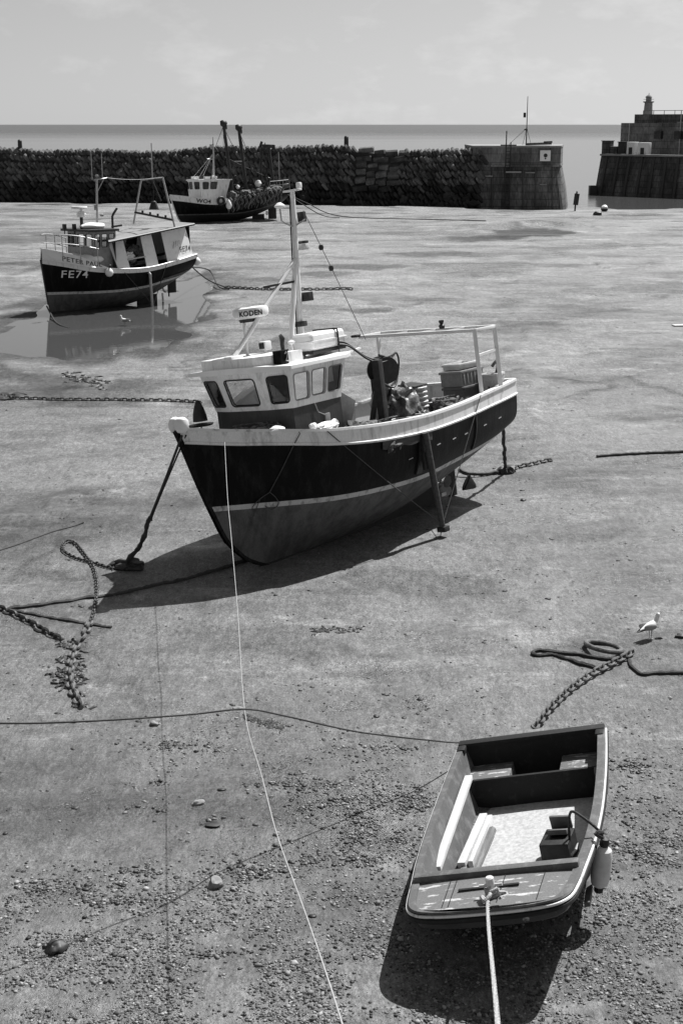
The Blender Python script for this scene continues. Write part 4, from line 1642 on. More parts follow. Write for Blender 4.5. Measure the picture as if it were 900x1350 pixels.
def side_y(x):
    return smooth_tab(H2.b, x) - .06


def roof_z(x):
    return 2.60 + (x - 1.95) * .132


for (xa, xb, ka, kb) in ((2.35, 2.85, 2.16, 2.78), (3.60, 4.16, 3.56, 4.06), (4.62, 5.95, 4.55, 5.80)):
    for sd in (1, -1):
        b = MB(True)
        za, zb_ = smooth_tab(H2.zs, xa) - .02, smooth_tab(H2.zs, xb) - .02
        o_, i_ = [], []
        for (x, z, xx) in ((xa, za, xa), (xb, zb_, xb), (kb, roof_z(kb), kb), (ka, roof_z(ka), ka)):
            lean = .32 if z > zb_ + .3 else 0
            o_.append((x, (side_y(xx) - lean) * sd, z))
            i_.append((x, (side_y(xx) - lean - .03) * sd, z))
        b.grid([o_, i_], close_v=True)
        b.face(o_)
        b.face(i_[::-1])
        b.build('side_panel', M['clean'], b74, smooth=False)
b = MB(True)
b.grid([[(x, -side_y(x) + .06, smooth_tab(H2.zs, x) - .05) for x in (2.3, 3.2, 4.2, 5.9)], [(x, -1.0, roof_z(x)) for x in (2.3, 3.2, 4.2, 5.9)]])
b.grid([[(5.93, y, 1.85) for y in (-.85, 0, .78)], [(5.95, y, 3.1) for y in (-.85, 0, .70)]])
b.grid([[(2.32, y, 1.5) for y in (-1, 0, 1)], [(2.32, y, 2.66) for y in (-1, 0, 1)]])
b.build('added_dark_backing', M['cabin'], b74)  # added dark sheets behind the gaps, so the shelter looks dark inside
b = MB(True)
b.bar((2.80, 1.02, 1.9), (3.62, 1.02, 1.98), .03, .05)
b.build('grab_rail', M['galv'], b74)


def on_panel(u, v):
    x = 5.30 + u
    return (x, side_y(x) + .016 - .32 * (.22 + v) / 1.1, 2.05 + v + .1 * u)


text_mesh('registration', 'FE74', .30, on_panel, M['dtxt'], b74, bold=.001, spacing=1.0)
b = MB(True)
for k in range(4):
    b.bar((4.98 + .1 * k, side_y(5) - .10, 2.22 + .05 * k), (5.08 + .08 * k, side_y(5) - .165, 2.48 + .02 * k), .012, .012)
b.build('scratch_marks', M['box_g'], b74)
# clutter seen through the gaps
b = MB(True)
b.rock((3.1, .35, 1.95), (.5, .4, .42), sub=3, amp=.35, seed=15, fs=2.2)
b.rock((3.5, .5, 2.2), (.25, .2, .25), sub=3, amp=.35, seed=16, fs=2.2)
b.box((3.2, -.6, 1.9), (1.6, .2, 1.0), bev=.04)
tag(b.build('gear_heap', M['tarp'], matrix=F2), 'dark heap of gear under the cabin roof of the boat in the pool', 'gear')
b = MB(True)
b.rock((3.08, .72, 2.0), (.2, .1, .16), sub=3, amp=.5, seed=18, fs=2.8)
tag(b.build('crumpled_sack', M['clean'], matrix=F2), 'white crumpled sack in the opening of the cabin of the boat in the pool', 'sack')
# black rubbing bar low on the quarter, legs, stays
b = MB(True)
b.tube([H2.at_x(x, smooth_tab(H2.zs, x) - .62 + .02 * (x - 4), .03) for x in (4.35, 4.8, 5.3, 5.8)], .04, 8)
b.build('quarter_bar', M['anti'], b74)
for sd in (1, -1):
    b = MB(True)
    b.tube([(3.6, 1.22 * sd, 1.36), (3.62, 1.27 * sd, 1.3), (3.72, 1.20 * sd, -.02)], .055, 8)
    o = b.build('support_leg', M['galv'], b74)
    b = MB(True)
    b.tube([(2.55, 1.18 * sd, 1.42), (3.72, 1.22 * sd, .1)], .012, 4)
    b.tube([(4.5, 1.14 * sd, 1.66), (3.78, 1.22 * sd, .1)], .014, 4)
    b.build('leg_stay', M['rope_m'], o)
# round fenders: things of their own
for k, (x, off, z, dz, lab) in enumerate(((1.83, .17, 1.47, 0, 'round white fender hung amidships on the boat in the pool'), (6.2, -.1, 1.62, 0, 'round white fender hung at the stern of the boat in the pool'))):
    p = H2.at_x(min(x, 6.0), z, off)
    r = empty('fender', F2 @ Matrix.Translation(Vector((x, -p.y, z))), lab, 'fender', 'round fenders on the boat in the pool')
    b = MB(True)
    b.lathe([(.0, -.16), (.07, -.145), (.13, -.09), (.155, 0), (.13, .09), (.07, .145), (.045, .18), (0, .19)], seg=18)
    b.build('ball', M['clean'], r)
    b = MB(True)
    b.tube([(0, 0, .17), (0, .08 if x < 3 else 0, .24), (-.02, .12 if x < 3 else 0, .30)], .03, 6)
    b.build('lanyard', M['rubber'], r)

# ================================================================== the trawler by the breakwater (WO4)
F3 = frame(G(240, 294.5), 34, 2)
tr = empty('trawler', F3, 'dark trawler with two black derricks lying close under the rough stone breakwater', 'trawler')
H3 = Hull(-.92, 8.5,
          zs=[(-.92, 2.06), (0, 1.92), (1.2, 1.75), (2.7, 1.67), (4.9, 1.90), (7, 2.18), (8.5, 2.40)],
          b=[(-.92, .04), (-.4, .62), (.4, 1.15), (1.4, 1.6), (2.7, 1.85), (4.9, 1.92), (7, 1.75), (8.5, 1.5)],
          zb=[(-.92, 0), (3.5, 0), (5, .12), (6.3, .4), (7.5, .8), (8.5, 1.2)],
          n=[(-.92, 1.1), (.5, 1.6), (2, 2.4), (4, 3.2), (8.5, 2.6)],
          stem=[(0, .0), (.4, -.28), (1.0, -.52), (1.6, -.72), (2.06, -.92)],
          band=[(-.92, .40), (2.4, .37), (3.2, .1), (8.5, .1)],
          st=[(-.92, .66), (2, .66), (4.5, .72), (8.5, 1.45)], stw=.09)
H3.build(tr, (M['black'], M['anti'], M['anti_dark']))
H3.bulwark(tr, M['white'], M['rail'], .4, t0=0, t1=.40)
H3.bulwark(tr, M['black'], M['dark'], .4, t0=.40, t1=1.0, name='after_bulwark')
H3.deck(tr, M['deck'], .35)
b = MB(True)
P = [(smooth_tab(H3.stem, z) - .02, 0, z) for z in (2.0, 1.6, 1.0, .4, .1)]
for a, c in zip(P, P[1:]):
    b.bar(a, c, .10, .06, up=(0, 1, 0))
b.build('stem_post', M['white'], tr)
b = MB(True)
b.box((3.6, 0, -.05), (6.4, .14, .2))
b.box((6.5, 0, .15), (1.0, .12, .6))
b.box((7.75, 0, .55), (.7, .08, 1.0), bev=.03)
b.build('rudder', M['anti_dark'], tr)
b = MB(True)
b.box((7.2, .12, .5), (.16, .1, .3), bev=.03)
b.build('zinc_anode', M['clean'], tr)


def on_w(u, v):
    x = .62 + u
    return H3.at_x(x, smooth_tab(H3.zs, x) - .325 + v, .03)


text_mesh('registration', 'WO4', .40, on_w, M['dtxt'], tr, bold=.007, spacing=1.05)
wh = MB(True)
bot = [(3.25, 1.0), (1.15, 1.0), (.95, .3), (1.0, -.4), (1.2, -1.0), (3.25, -1.0)]
top = [(3.6, 1.05), (1.10, 1.05), (.86, .3), (.9, -.4), (1.14, -1.05), (3.6, -1.05)]
wps = []
for i, j, holes in ((0, 1, [(1.0, .48, 1.5, .98, .06), (1.68, .48, 2.12, .98, .06)]), (1, 2, [(.12, .48, .6, .98, .06)]), (2, 3, [(.12, .48, .6, .98, .06)]), (3, 4, [(.1, .48, .52, .98, .06)]), (4, 5, [(.4, .45, 1.0, .95, .06)]), (5, 0, [(.5, .1, 1.2, 1.05, .05)])):
    ci, cj = Vector((*bot[i], 1.95)), Vector((*bot[j], 1.95))
    ti, tj = Vector((*top[i], 3.02)), Vector((*top[j], 3.02))
    P_, W_, H_ = wall_frame(ci, cj, tj, ti)
    nrm = (cj - ci).cross(ti - ci).normalized()
    if nrm.dot(Vector((2, 0, 2.5)) - ci) < 0:
        nrm = -nrm
    holed_wall(wh, P_, nrm, W_, H_, holes, .04)
    wps.append((P_, nrm, holes, i))
w3 = wh.build('wheelhouse', [M['white'], M['inside']], tr)
for P_, nrm, hs, i in wps:
    for h in hs:
        if i != 5:
            window(w3, P_, nrm, h, M['rubber'], fr=.02)
b = MB(True)
b.prism([(3.75, 1.1), (1.05, 1.1), (.78, .3), (.82, -.4), (1.06, -1.1), (3.75, -1.1)], 3.02, lambda x, y: 3.10 + .05 * (1 - y * y))
b.build('roof', M['clean'], w3)
b = MB(True)
b.prism(bot, 1.3, 1.948)
b.build('cabin_side', M['white'], tr)
b = MB(True)
b.box((2.0, .5, 3.2), (.5, .3, .22), bev=.03)
b.box((1.4, -.3, 3.22), (.4, .5, .2), bev=.03)
b.rock((2.6, .3, 3.22), (.3, .2, .14), sub=2, amp=.3, seed=4)
b.build('roof_gear', M['clean'], w3)
b = MB(True)
b.box((1.9, -.3, 3.25), (.3, .3, .22), bev=.03)
b.tube([(2.2, .7, 3.1), (2.2, .7, 3.4)], .04, 6)
b.build('roof_lamp', M['dark'], w3)
b = MB(True)
b.tube([(2.80, 0, 3.1), (2.86, 0, 5.2), (2.86, 0, 6.1)], [.07, .055, .03], 8)
b.tube([(2.3, 0, 4.55), (2.86, 0, 4.55)], .03, 6)
for sd in (1, -1):
    b.tube([(2.84, 0, 4.95), (1.2, .5 * sd, 3.12)], .022, 5)
    b.tube([(2.84, 0, 4.95), (2.2, .8 * sd, 3.12)], .022, 5)
mw = b.build('mast', M['galv'], tr)
b = MB(True)
b.box((2.72, 0, 5.55), (.2, .3, .05))
b.lathe([(0, -.07), (.07, 0), (0, .07)], (2.2, 0, 4.65), 8)
b.build('masthead', M['dark'], mw)
for (x0_, z0_, x1_, z1_, y0_, y1_) in ((3.86, 1.7, 3.80, 7.0, .9, .0), (5.1, 1.5, 5.07, 6.7, .9, .0)):
    b = MB(True)
    b.tube([(x0_, y0_, z0_), (x1_, y1_, z1_)], [.15, .11], 10)
    d_ = b.build('derrick', M['dark'], tr)
    b = MB(True)
    b.rock((x1_, y1_, z1_ + .08), (.28, .2, .24), sub=2, amp=.2, seed=2)
    b.box((x1_ + .1, y1_, z1_ - .2), (.3, .16, .3), bev=.03)
    b.build('sheave', M['dark'], d_)
b = MB(True)
for a, c, s_ in (((3.8, 0, 6.95), (2.86, 0, 5.0), .0), ((3.82, 0, 6.8), (4.5, .3, 5.2), .05), ((4.5, .3, 5.2), (4.7, .2, 2.2), 0), ((5.08, 0, 6.5), (5.7, .3, 4.8), .0), ((5.08, .1, 6.6), (5.3, .6, 4.2), .05), ((3.78, 0, 6.8), (3.5, .2, 3.1), .0), ((7.3, 0, 5.4), (5.9, .8, 2.2), .0), ((7.3, .3, 5.4), (6.2, .9, 1.9), .0), ((7.34, 0, 5.4), (8.3, .5, 2.5), .0)):
    b.tube(sag(a, c, s_, 8), .02, 4)
for k in range(8):
    b.tube(sag((3.0 + .7 * k, .4, 2.2 + .1 * k), (R.choice((3.8, 5.08, 7.3)), 0, R.uniform(4.5, 6.6)), .05, 6), .022, 4)
b.build('rigging_wire', M['dark'], tr)
for k in range(7):
    b = MB(True)
    x = 3.9 + .62 * k
    b.tube([(x, R.uniform(-.6, .8), 1.7), (x + R.uniform(-.2, .2), R.uniform(-.6, .8), R.uniform(2.8, 3.7))], .06, 6)
    b.box((x + .1, R.uniform(-.3, .6), R.uniform(2.2, 2.7)), (.4, .5, .4), R.uniform(0, 1.5), bev=.05)
    b.build('deck_machinery', M['dark'], tr)
b = MB(True)
b.box((4.45, .35, 5.15), (.2, .12, .34), bev=.03)
b.build('block', M['dark'], tr)
b = MB(True)
b.bar((4.35, .6, 4.35), (4.85, .5, 4.35), .25, .08)
b.build('cross_tree', M['galv'], tr)
b = MB(True)
for sd in (1, -1):
    b.tube([(7.35, 1.1 * sd, 1.9), (7.3, .5 * sd, 5.3)], .11, 8)
b.bar((7.3, -.9, 5.35), (7.3, .9, 5.35), .2, .16, .02)
b.bar((6.75, .3, 5.5), (7.9, .3, 5.45), .16, .14, .02)
b.bar((6.7, .2, 5.3), (6.9, .2, 5.75), .14, .14)
b.box((7.85, .3, 5.3), (.2, .2, .4), bev=.03)
b.build('gallows', M['dark'], tr)
b = MB(True)
b.tube([(8.3, .3, 2.4), (8.28, .3, 5.0)], .03, 5)
b.build('ensign_staff', M['galv'], tr)
# winch, rails, clutter on deck
b = MB(True)
b.lathe([(.4, -.3), (.42, -.22), (.2, -.2), (.2, .2), (.42, .22), (.4, .3)], (4.6, .4, 2.0), 16, Matrix.Rotation(math.pi / 2, 4, 'X'))
b.box((4.6, .2, 1.75), (.8, 1.2, .4), bev=.05)
b.build('winch', M['dark'], tr)
b = MB(True)
for z in (2.55, 2.85):
    b.tube(curve([(6.6, 1.7, z), (7.6, 1.6, z + .05), (8.4, 1.4, z + .1)], 4), .02, 4)
for x in (6.6, 7.2, 7.8, 8.4):
    b.tube([(x, 1.72 - .1 * (x - 6.6), 2.1), (x, 1.72 - .1 * (x - 6.6), 2.92)], .02, 4)
b.build('stern_rail', M['galv'], tr)
b = MB(True)
for k in range(14):
    x = 3.5 + k * .34
    b.rock((x, 1.1 + R.uniform(-.5, .5), 1.95 + .04 * k * .6), (.3, .3, .25), sub=2, amp=.4, seed=k + 90, fs=2)
tag(b.build('net_heap', M['net'], matrix=F3), 'long dark heap of trawl net along the rail of the trawler', 'net')
# net draped over the side
b = MB(True)
for k in range(15):
    x = 3.0 + k * .33
    P = []
    L_ = R.uniform(.6, 1.15)
    for q in range(7):
        z = smooth_tab(H3.zs, x) + .08 - L_ * q / 6
        P.append(H3.at_x(x + .10 * math.sin(q * 1.3 + k), z, .06 + .04 * math.sin(k + q)))
    b.tube(P, [.09, .1, .085, .1, .08, .07, .04], 6)
for k in range(22):
    x = 3.0 + k * .22
    z0_ = smooth_tab(H3.zs, x)
    b.tube(curve([H3.at_x(x + R.uniform(-.1, .1), z0_ - .9 * q / 4 * R.uniform(.7, 1.2), .14) for q in range(5)], 3), .018, 4)
tag(b.build('draped_net', M['net'], matrix=F3), 'ragged net draped over the side of the trawler amidships', 'net')
for k, (x, z, r_, lab) in enumerate(((6.05, 2.72, .27, 'round white float on the deck of the trawler near the stern'), (4.3, 2.5, .16, 'small pale float on the deck of the trawler between the derricks'))):
    b = MB(True)
    b.lathe([(0, -r_), (r_ * .6, -r_ * .8), (r_, 0), (r_ * .6, r_ * .8), (0, r_)], (x, .9, z), 16)
    tag(b.build('float', M['clean'], matrix=F3), lab, 'float')
p = H3.at_x(2.62, 1.62, .14)
b = MB(True)
b.tube([(p.x - .34 + .25 * math.cos(a), H3.at_x(p.x - .34, 1.7, .1).y, 1.56 + .25 * math.sin(a)) for a in [q * math.pi / 10 for q in range(20)]], .10, 8, closed=True)
tag(b.build('tyre', M['rubber'], matrix=F3), 'black tyre hung as a fender beside the lettering on the trawler bow', 'tyre')
b = MB(True)
b.lathe([(0, -.36), (.1, -.33), (.2, -.2), (.22, -.05), (.17, .12), (.07, .3), (0, .36)], (2.80, p.y + .12, 1.30), 14)
tag(b.build('fender', M['clean'], matrix=F3), 'pear shaped white fender hung beside the tyre on the trawler', 'fender')

# ================================================================== the dinghy in the foreground
F4 = frame((1.325, 10.40, 0.062), 76.98, 13.0, -2.5) @ Matrix.Diagonal((1.0, .94, 1.0, 1))
dg = empty('dinghy', F4, 'scuffed flat bowed rowing dinghy lying tilted on the shingle in the foreground', 'dinghy')
RIM = [(-.02, 0.0), (-.015, .25), (.01, .46), (.065, .62), (.19, .72), (.42, .765), (.72, .795), (1.3, .85), (2.05, .88), (2.9, .875), (3.5, .855), (3.93, .835)]


def rim_z(x):
    return smooth_tab([(-.1, .69), (.3, .665), (.72, .64), (2.0, .615), (3.0, .645), (3.95, .70)], x)


def loop_pts(inset, z, front=0.0, zabs=None):
    """port half bow to stern, then mirrored; returns list around the boat, open at the stern"""
    half = []
    dense = []
    dense = [(p.x, max(p.y, 0.0)) for p in curve([(x, y, 0) for x, y in RIM], 4)]
    for x, y in dense:
        fx = max(0.0, 1 - (x + .02) / 1.6)
        xx = x + front * fx
        yy = max(y - inset * min(1, y / .3), 0) * (1 - .18 * fx * (front > .2))
        zz = (zabs(xx) if zabs else rim_z(x) + z)
        half.append((xx, yy, zz))
    return [(x, -y, z) for x, y, z in half[:0:-1]] + half


b = MB(True)
rows = [loop_pts(0, 0), loop_pts(-.004, -.07), loop_pts(.03, -.075), loop_pts(.035, -.13, .01), loop_pts(.06, -.20, .14),
        loop_pts(.11, 0, .72, lambda x: .20 + .16 * max(0, 1 - x / 1.5)), loop_pts(.18, 0, .95, lambda x: .09 + .17 * max(0, 1 - x / 1.7)), loop_pts(.42, 0, 1.15, lambda x: .04 + .14 * max(0, 1 - x / 1.9)), loop_pts(.80, 0, 1.3, lambda x: .03 + .12 * max(0, 1 - x / 1.9))]
b.grid(rows[:5])
b.build('hull_side', M['dinghy_out'], dg)
b = MB(True)
b.grid(rows[4:])
b.build('hull_bottom', M['dinghy_under'], dg)
b = MB(True)
st = [r[-1] for r in rows]
st2 = [r[0] for r in rows]
b.grid([[(3.955, p[1], p[2]) for p in st], [(3.955, q[1], q[2]) for q in st2]])
b.grid([[(3.86, p[1] * .94, max(p[2], .11)) for p in st], [(3.86, q[1] * .94, max(q[2], .11)) for q in st2]])
b.box((3.905, 0, .715), (.135, 1.70, .05), bev=.015)
for sd in (1, -1):
    b.box((3.80, sd * .80, .70), (.20, .10, .06), bev=.02)
b.build('transom', M['dinghy_dark'], dg)
b = MB(True)
b.box((4.02, -.12, .70), (.09, .70, .07), bev=.012)
b.build('motor_pad', M['wood'], dg)
# gunwale with the pale rubbing strip
b = MB(True)
g_o, g_i = loop_pts(-.02, .0), loop_pts(.075, .0)
b.grid([[(x, y, z + .012) for x, y, z in g_o], [(x, y, z + .03) for x, y, z in loop_pts(-.005, 0)], [(x, y, z + .03) for x, y, z in loop_pts(.065, 0)], [(x, y, z - .01) for x, y, z in g_i]])
b.build('gunwale', M['dinghy_in'], dg)
b = MB(True)
b.tube([(x, y, z - .012) for x, y, z in loop_pts(-.024, 0)], .014, 6)
b.build('rubbing_strip', M['rail'], dg)
b = MB(True)
b.tube([(x, y, z - .052) for x, y, z in loop_pts(-.022, 0)], .024, 6)
b.build('lower_rubber', M['dinghy_dark'], dg)
# inside skin and floor
b = MB(True)
ins = [loop_pts(.07, 0), loop_pts(.10, -.12, .2), loop_pts(.15, 0, .85, lambda x: .33), loop_pts(.20, 0, 1.05, lambda x: .135 + .06 * max(0, 1 - x / 1.3))]
b.grid(ins)
b.build('inner_side', M['dinghy_in'], dg)
b = MB(True)
fl = [(x, y) for x, y, z in ins[-1]]
n = len(fl)
b.grid([[(fl[i][0], fl[i][1], ins[-1][i][2] + .002), (fl[i][0], 0, ins[-1][i][2] + .012), (fl[n - 1 - i][0], fl[n - 1 - i][1], ins[-1][i][2] + .002)] for i in range(n // 2 + 1)])
b.build('floor', M['dinghy_floor'], dg)
# foredeck, coaming and bulkhead
b = MB(True)
ys = [i / 10 for i in range(-10, 11)]


def rim_at(x):
    return lerp_tab(RIM, x)


def rim_front(y):
    return lerp_tab([(p[1], p[0]) for p in RIM], abs(y))


rows = []
for k in range(13):
    row = []
    for a in ys:
        yy = a * .735
        x0_ = rim_front(yy * .98 / .735 * .72) + .06
        x = x0_ + (.70 - x0_) * k / 12
        row.append((x, yy * (1.0 + .04 * k / 12), rim_z(x) + .012 + .018 * (1 - a * a)))
    rows.append(row)
b.grid(rows)
b.build('foredeck', M['scuffed'], dg)
for y_ in (-.42, -.36, .1, .47):
    b = MB(True)
    b.bar((.10, y_ * .96, rim_z(.1) + .034 - .018 * (y_ / .735) ** 2), (.68, y_, rim_z(.68) + .034 - .018 * (y_ / .735) ** 2), .006, .006)
    b.build('deck_seam', M['dinghy_dark'], dg)
b = MB(True)
b.box((.735, 0, .665), (.10, 1.56, .115), bev=.018)
b.build('coaming', M['dinghy_in'], dg)
b = MB(True)
b.box((.70, 0, .53), (.03, 1.34, .26))
b.build('fore_bulkhead', M['dinghy_dark'], dg)
b = MB(True)
b.bar((.40, -.30, rim_z(.4) + .042), (.42, .26, rim_z(.4) + .042), .03, .012)
b.build('deck_cleat_bar', M['dinghy_dark'], dg)
b = MB(True)
b.tube([(.235, .045, .60), (.235, .045, .865), (.235, .045, .875)], [.036, .04, .03], 12)
b.tube([(.235, -.06, .80), (.235, .15, .80)], .014, 8)
b.build('samson_post', M['box_w'], dg)
# stern benches with the motor well between them
b = MB(True)
b.box((3.45, 0, .285), (.03, 1.46, .33), bev=.006)
b.box((3.455, 0, .455), (.045, 1.50, .02), bev=.004)
b.build('stern_bulkhead', M['dinghy_dark'], dg)
for y0_, y1_ in ((-.80, -.25), (.32, .80)):
    b = MB(True)
    b.box((3.665, (y0_ + y1_) / 2, .30), (.40, abs(y1_ - y0_), .34), bev=.012)
    b.build('stern_bench', M['scuffed'], dg)
for sd in (1, -1):
    b = MB(True)
    b.bar((1.0, sd * .735, .16), (3.4, sd * .74, .16), .06, .05, .01)
    b.build('stringer', M['dinghy_in'], dg)
b = MB(True)
b.tube([(3.2, -.86, .66), (3.15, -.93, .60), (3.22, -.96, .45), (3.35, -.93, .40)], .018, 6)
b.build('rope_becket', M['rope_d'], dg)
b = MB(True)
b.box((3.12, .765, .38), (.05, .03, .40), bev=.006)
b.box((2.25, .80, .40), (.05, .03, .36), bev=.006)
b.build('rib', M['dinghy_in'], dg)

# things lying in the dinghy
b = MB(True)
b.bar((3.42, -.70, .52), (1.42, -.74, .44), .085, .05, .006)
tag(b.build('board', M['plank'], matrix=F4), 'long narrow white board lying along the inner side of the dinghy', 'board')
b = MB(True)
b.bar((3.02, -.53, .23), (1.95, -.62, .20), .085, .075, .004)
b.bar((2.98, -.45, .21), (1.98, -.53, .18), .05, .10, .004)
tag(b.build('gutter_board', M['plank'], matrix=F4), 'short white angled board beside the poles in the dinghy', 'board')
for k, (a, c) in enumerate((((2.72, -.40, .20), (1.30, -.50, .16)), ((2.3, -.56, .17), (1.28, -.68, .155)))):
    b = MB(True)
    b.tube([a, Vector(a).lerp(Vector(c), .5), c], [.045, .035, .03], 8)
    tag(b.build('pole', M['wood'], matrix=F4), ('thick weathered pole lying on the dinghy floor beside the white board', 'thin weathered pole lying nearest the dinghy side')[k], 'pole')
bx = empty('metal_box', shift(F4, 2.02, .40, .135, .12), 'small dark metal box with raised lid lying on the dinghy floor', 'box')
b = MB(True)
b.box((0, 0, .12), (.36, .30, .24), bev=.012)
b.build('body', M['dark'], bx)
b = MB(True)
b.box((.06, .02, .26), (.20, .20, .05), Matrix.Rotation(.35, 4, 'Y'), bev=.01)
b.box((.17, .02, .31), (.03, .22, .14), Matrix.Rotation(-.2, 4, 'Y'), bev=.006)
b.build('lid', M['box_g'], bx)
b = MB(True)
b.tube([(-.14, .15, .10), (-.14, .21, .16), (-.02, .21, .16), (-.02, .15, .10)], .014, 6)
b.build('handle', M['galv'], bx)
# fender over the side
pf = at(F4, 1.30, .965, .60)
ff = empty('fender', Matrix.Translation(pf) @ Matrix.Rotation(.06, 4, 'Y'), 'grey cylindrical fender hanging over the side of the tilted dinghy', 'fender')
b = MB()
b.lathe([(.0, -.50), (.025, -.50), (.03, -.46), (.075, -.42), (.088, -.36), (.088, -.14), (.075, -.08), (.03, -.04), (.025, 0), (0, 0)], seg=18)
b.build('body', M['box_w'], ff)
b = MB()
b.lathe([(.0, -.525), (.04, -.50), (.045, -.46), (.0, -.45)], seg=10)
b.build('end_cap', M['rubber'], ff)
b = MB()
b.lathe([(.03, -.06), (.045, -.03), (.04, .03), (.0, .05)], seg=10)
b.build('end_cap', M['rubber'], ff)
b = MB(True)
b.tube(curve([(1.30, .965, .60), (1.32, .93, .70), (1.40, .80, .80), (1.62, .66, .78), (1.88, .57, .55), (1.95, .53, .33)], 6), .014, 6)
b.tube(curve([(1.30, .965, .63), (1.27, .90, .70), (1.32, .97, .68)], 4), .02, 6)
tag(b.build('fender_rope', M['rope_d'], matrix=F4), 'dark line looping over the dinghy gunwale from fender to metal box', 'rope')

# ================================================================== breakwater of rough stone
WA, WB = Vector((-70.0, 150.4, 0)), Vector((12.2, 128.7, 0))
wd = (WB - WA).normalized()
wn = Vector((wd.y, -wd.x, 0))        # towards the camera
if wn.y > 0:
    wn = -wn
WL = (WB - WA).length


def wall_top(s):
    x = WA.x + wd.x * s
    return 4.72 + .32 * sstep(-30, -5, x) + .15 * math.sin(s * .21) + .10 * math.sin(s * .53 + 1)


bw = empty('breakwater', Matrix.Translation(WA), 'long rough breakwater of dark slanting stones across the harbour, ending at the square pier head', 'breakwater')
b = MB()
rows = []
for k in range(60):
    s = WL * k / 59
    t = wall_top(s) - .55
    P = WA + wd * s - WA
    rows.append([P + wn * 1.5 + Vector((0, 0, -.8)), P + wn * -.25 + Vector((0, 0, t)), P - wn * 5.0 + Vector((0, 0, t)), P - wn * 6.5 + Vector((0, 0, -.9))])
b.grid(rows)
b.build('core', M['stone_low'], bw)
b = MB()
low = MB()
rs = random.Random(5)
s = 0.0
nrow = 8
for rw in range(nrow):
    s = 30.0 + rs.uniform(0, .5)
    f0 = rw / (nrow - 1)
    while s < WL + .3:
        big = rs.random() < .05
        w_ = rs.uniform(.22, .38) * (1.5 if big else 1)
        t = wall_top(s)
        hh = rs.uniform(.62, .95)
        z = .2 + (t - .55) * f0 + rs.uniform(-.12, .12) * (1 if rw < nrow - 1 else .3)
        dep = 1.5 - 2.1 * f0 + rs.uniform(-.12, .12)
        tilt = rs.gauss(-.64, .08)
        ux = WA.x + wd.x * s
        if rw == nrow - 1:
            hh = .8
            z = t - .42 + rs.uniform(-.05, .05)
            tilt = rs.gauss(-.5, .06)
        slab = 1.2 < ux < 5.6 - .9 * (t - z) * .4 and z > 1.3 and rw % 1 == 0
        if slab:
            w_, hh, tilt = rs.uniform(.8, 1.7), .46, rs.gauss(.0, .04) - .1
            z = min(z, t - .30)
        c = wd * (s + (w_ / 2 if slab else 0)) + wn * dep + Vector((0, 0, z))
        rot = Matrix.Rotation(math.atan2(wd.y, wd.x) + rs.gauss(0, .10), 4, 'Z') @ Matrix.Rotation(tilt, 4, 'Y') @ Matrix.Rotation(rs.gauss(.30, .15), 4, 'X')
        (low if z < 1.7 + rs.uniform(-.4, .4) else b).box(c, (w_ * .92, rs.uniform(.5, .8), hh), rot, bev=.06, seg=1)
        s += w_ * (1.02 if slab else rs.uniform(1.1, 1.28))
# loose boulders tipped at the foot near the pier head
for k in range(22):
    s = WL - rs.uniform(0, 1) ** 1.5 * 30
    low.rock(wd * s + wn * rs.uniform(1.2, 2.1) + Vector((0, 0, rs.uniform(-.2, .9))), (rs.uniform(.3, .7), rs.uniform(.3, .6), rs.uniform(.25, .5)), Matrix.Rotation(rs.uniform(0, 3), 4, 'Z'), sub=2, amp=.25, seed=k)
for o_, nm, mm in ((b, 'upper_stonework', 'stone'), (low, 'weedy_stonework', 'stone_low')):
    for v in o_.bm.verts:
        v.co += Vector((noise.noise(v.co * 2.1), noise.noise(v.co * 2.1 + Vector((9, 0, 0))), noise.noise(v.co * 2.1 + Vector((0, 9, 0))))) * .06
    o_.build(nm, M[mm], bw, smooth=False)
for u, v, hh, lab in ((22, 190, .55, 'short dark post on top of the breakwater far from the pier head'), (456, 189, .55, 'short dark post on top of the breakwater behind the middle boat mast')):
    d0 = WA + wd * ((0 + (u - 450) / FPX * 135 - WA.x) / wd.x)
    p = Vector((d0.x, d0.y + .9, wall_top((d0 - WA).length) - .3))
    b = MB()
    b.tube([(0, 0, 0), (0, 0, 1.0), (0, 0, 1.1)], [.22, .20, .12], 10)
    tag(b.build('bollard', M['dark'], matrix=Matrix.Translation(p)), lab, 'bollard')

# ================================================================== pier head
ph = empty('pier_head', Matrix.Translation((12.0, 128.5, 0)) @ Matrix.Diagonal((.915, 1, 1, 1)), 'square concrete pier head with sloping sides closing the stone breakwater', 'pier')
b = MB()
fx = [(-.5, 0), (8.1, -.3), (8.6, .2), (10.1, 7.5), (10, 9), (-.5, 9)]
tp = [(-.5, .55), (7.4, .35), (7.9, .8), (9.2, 7.5), (9.2, 8.8), (-.5, 8.8)]
b.grid([[(x, y, -1.0) for x, y in fx], [(x * .6 + a * .4, y * .6 + c * .4, 1.4) for (x, y), (a, c) in zip(fx, tp)], [(x, y, 3.55) for x, y in tp]], close_v=True)
b.build('lower_wall', M['conc_d'], ph)
b = MB()
b.prism([(x * 1.012 - .02, y - .08 if y < 2 else y) for x, y in tp], 3.552, 5.05)
b.build('upper_wall', M['conc'], ph, smooth=False)
b = MB()
b.prism([(x * 1.02 - .05, y - .16 if y < 2 else y + .05) for x, y in tp], 5.053, 5.20)
b.build('coping', M['conc_l'], ph, smooth=False)
b = MB()
b.prism([(x * 1.02 - .05, y - .20 if y < 2 else y + .05) for x, y in tp], 3.40, 3.56)
b.build('ledge', M['conc'], ph, smooth=False)
b = MB()
for sd in (-.22, .22):
    b.tube([(2.85 + sd, -.22, -.3), (2.85 + sd, .22, 3.5), (2.85 + sd, .17, 5.5)], .05, 6)
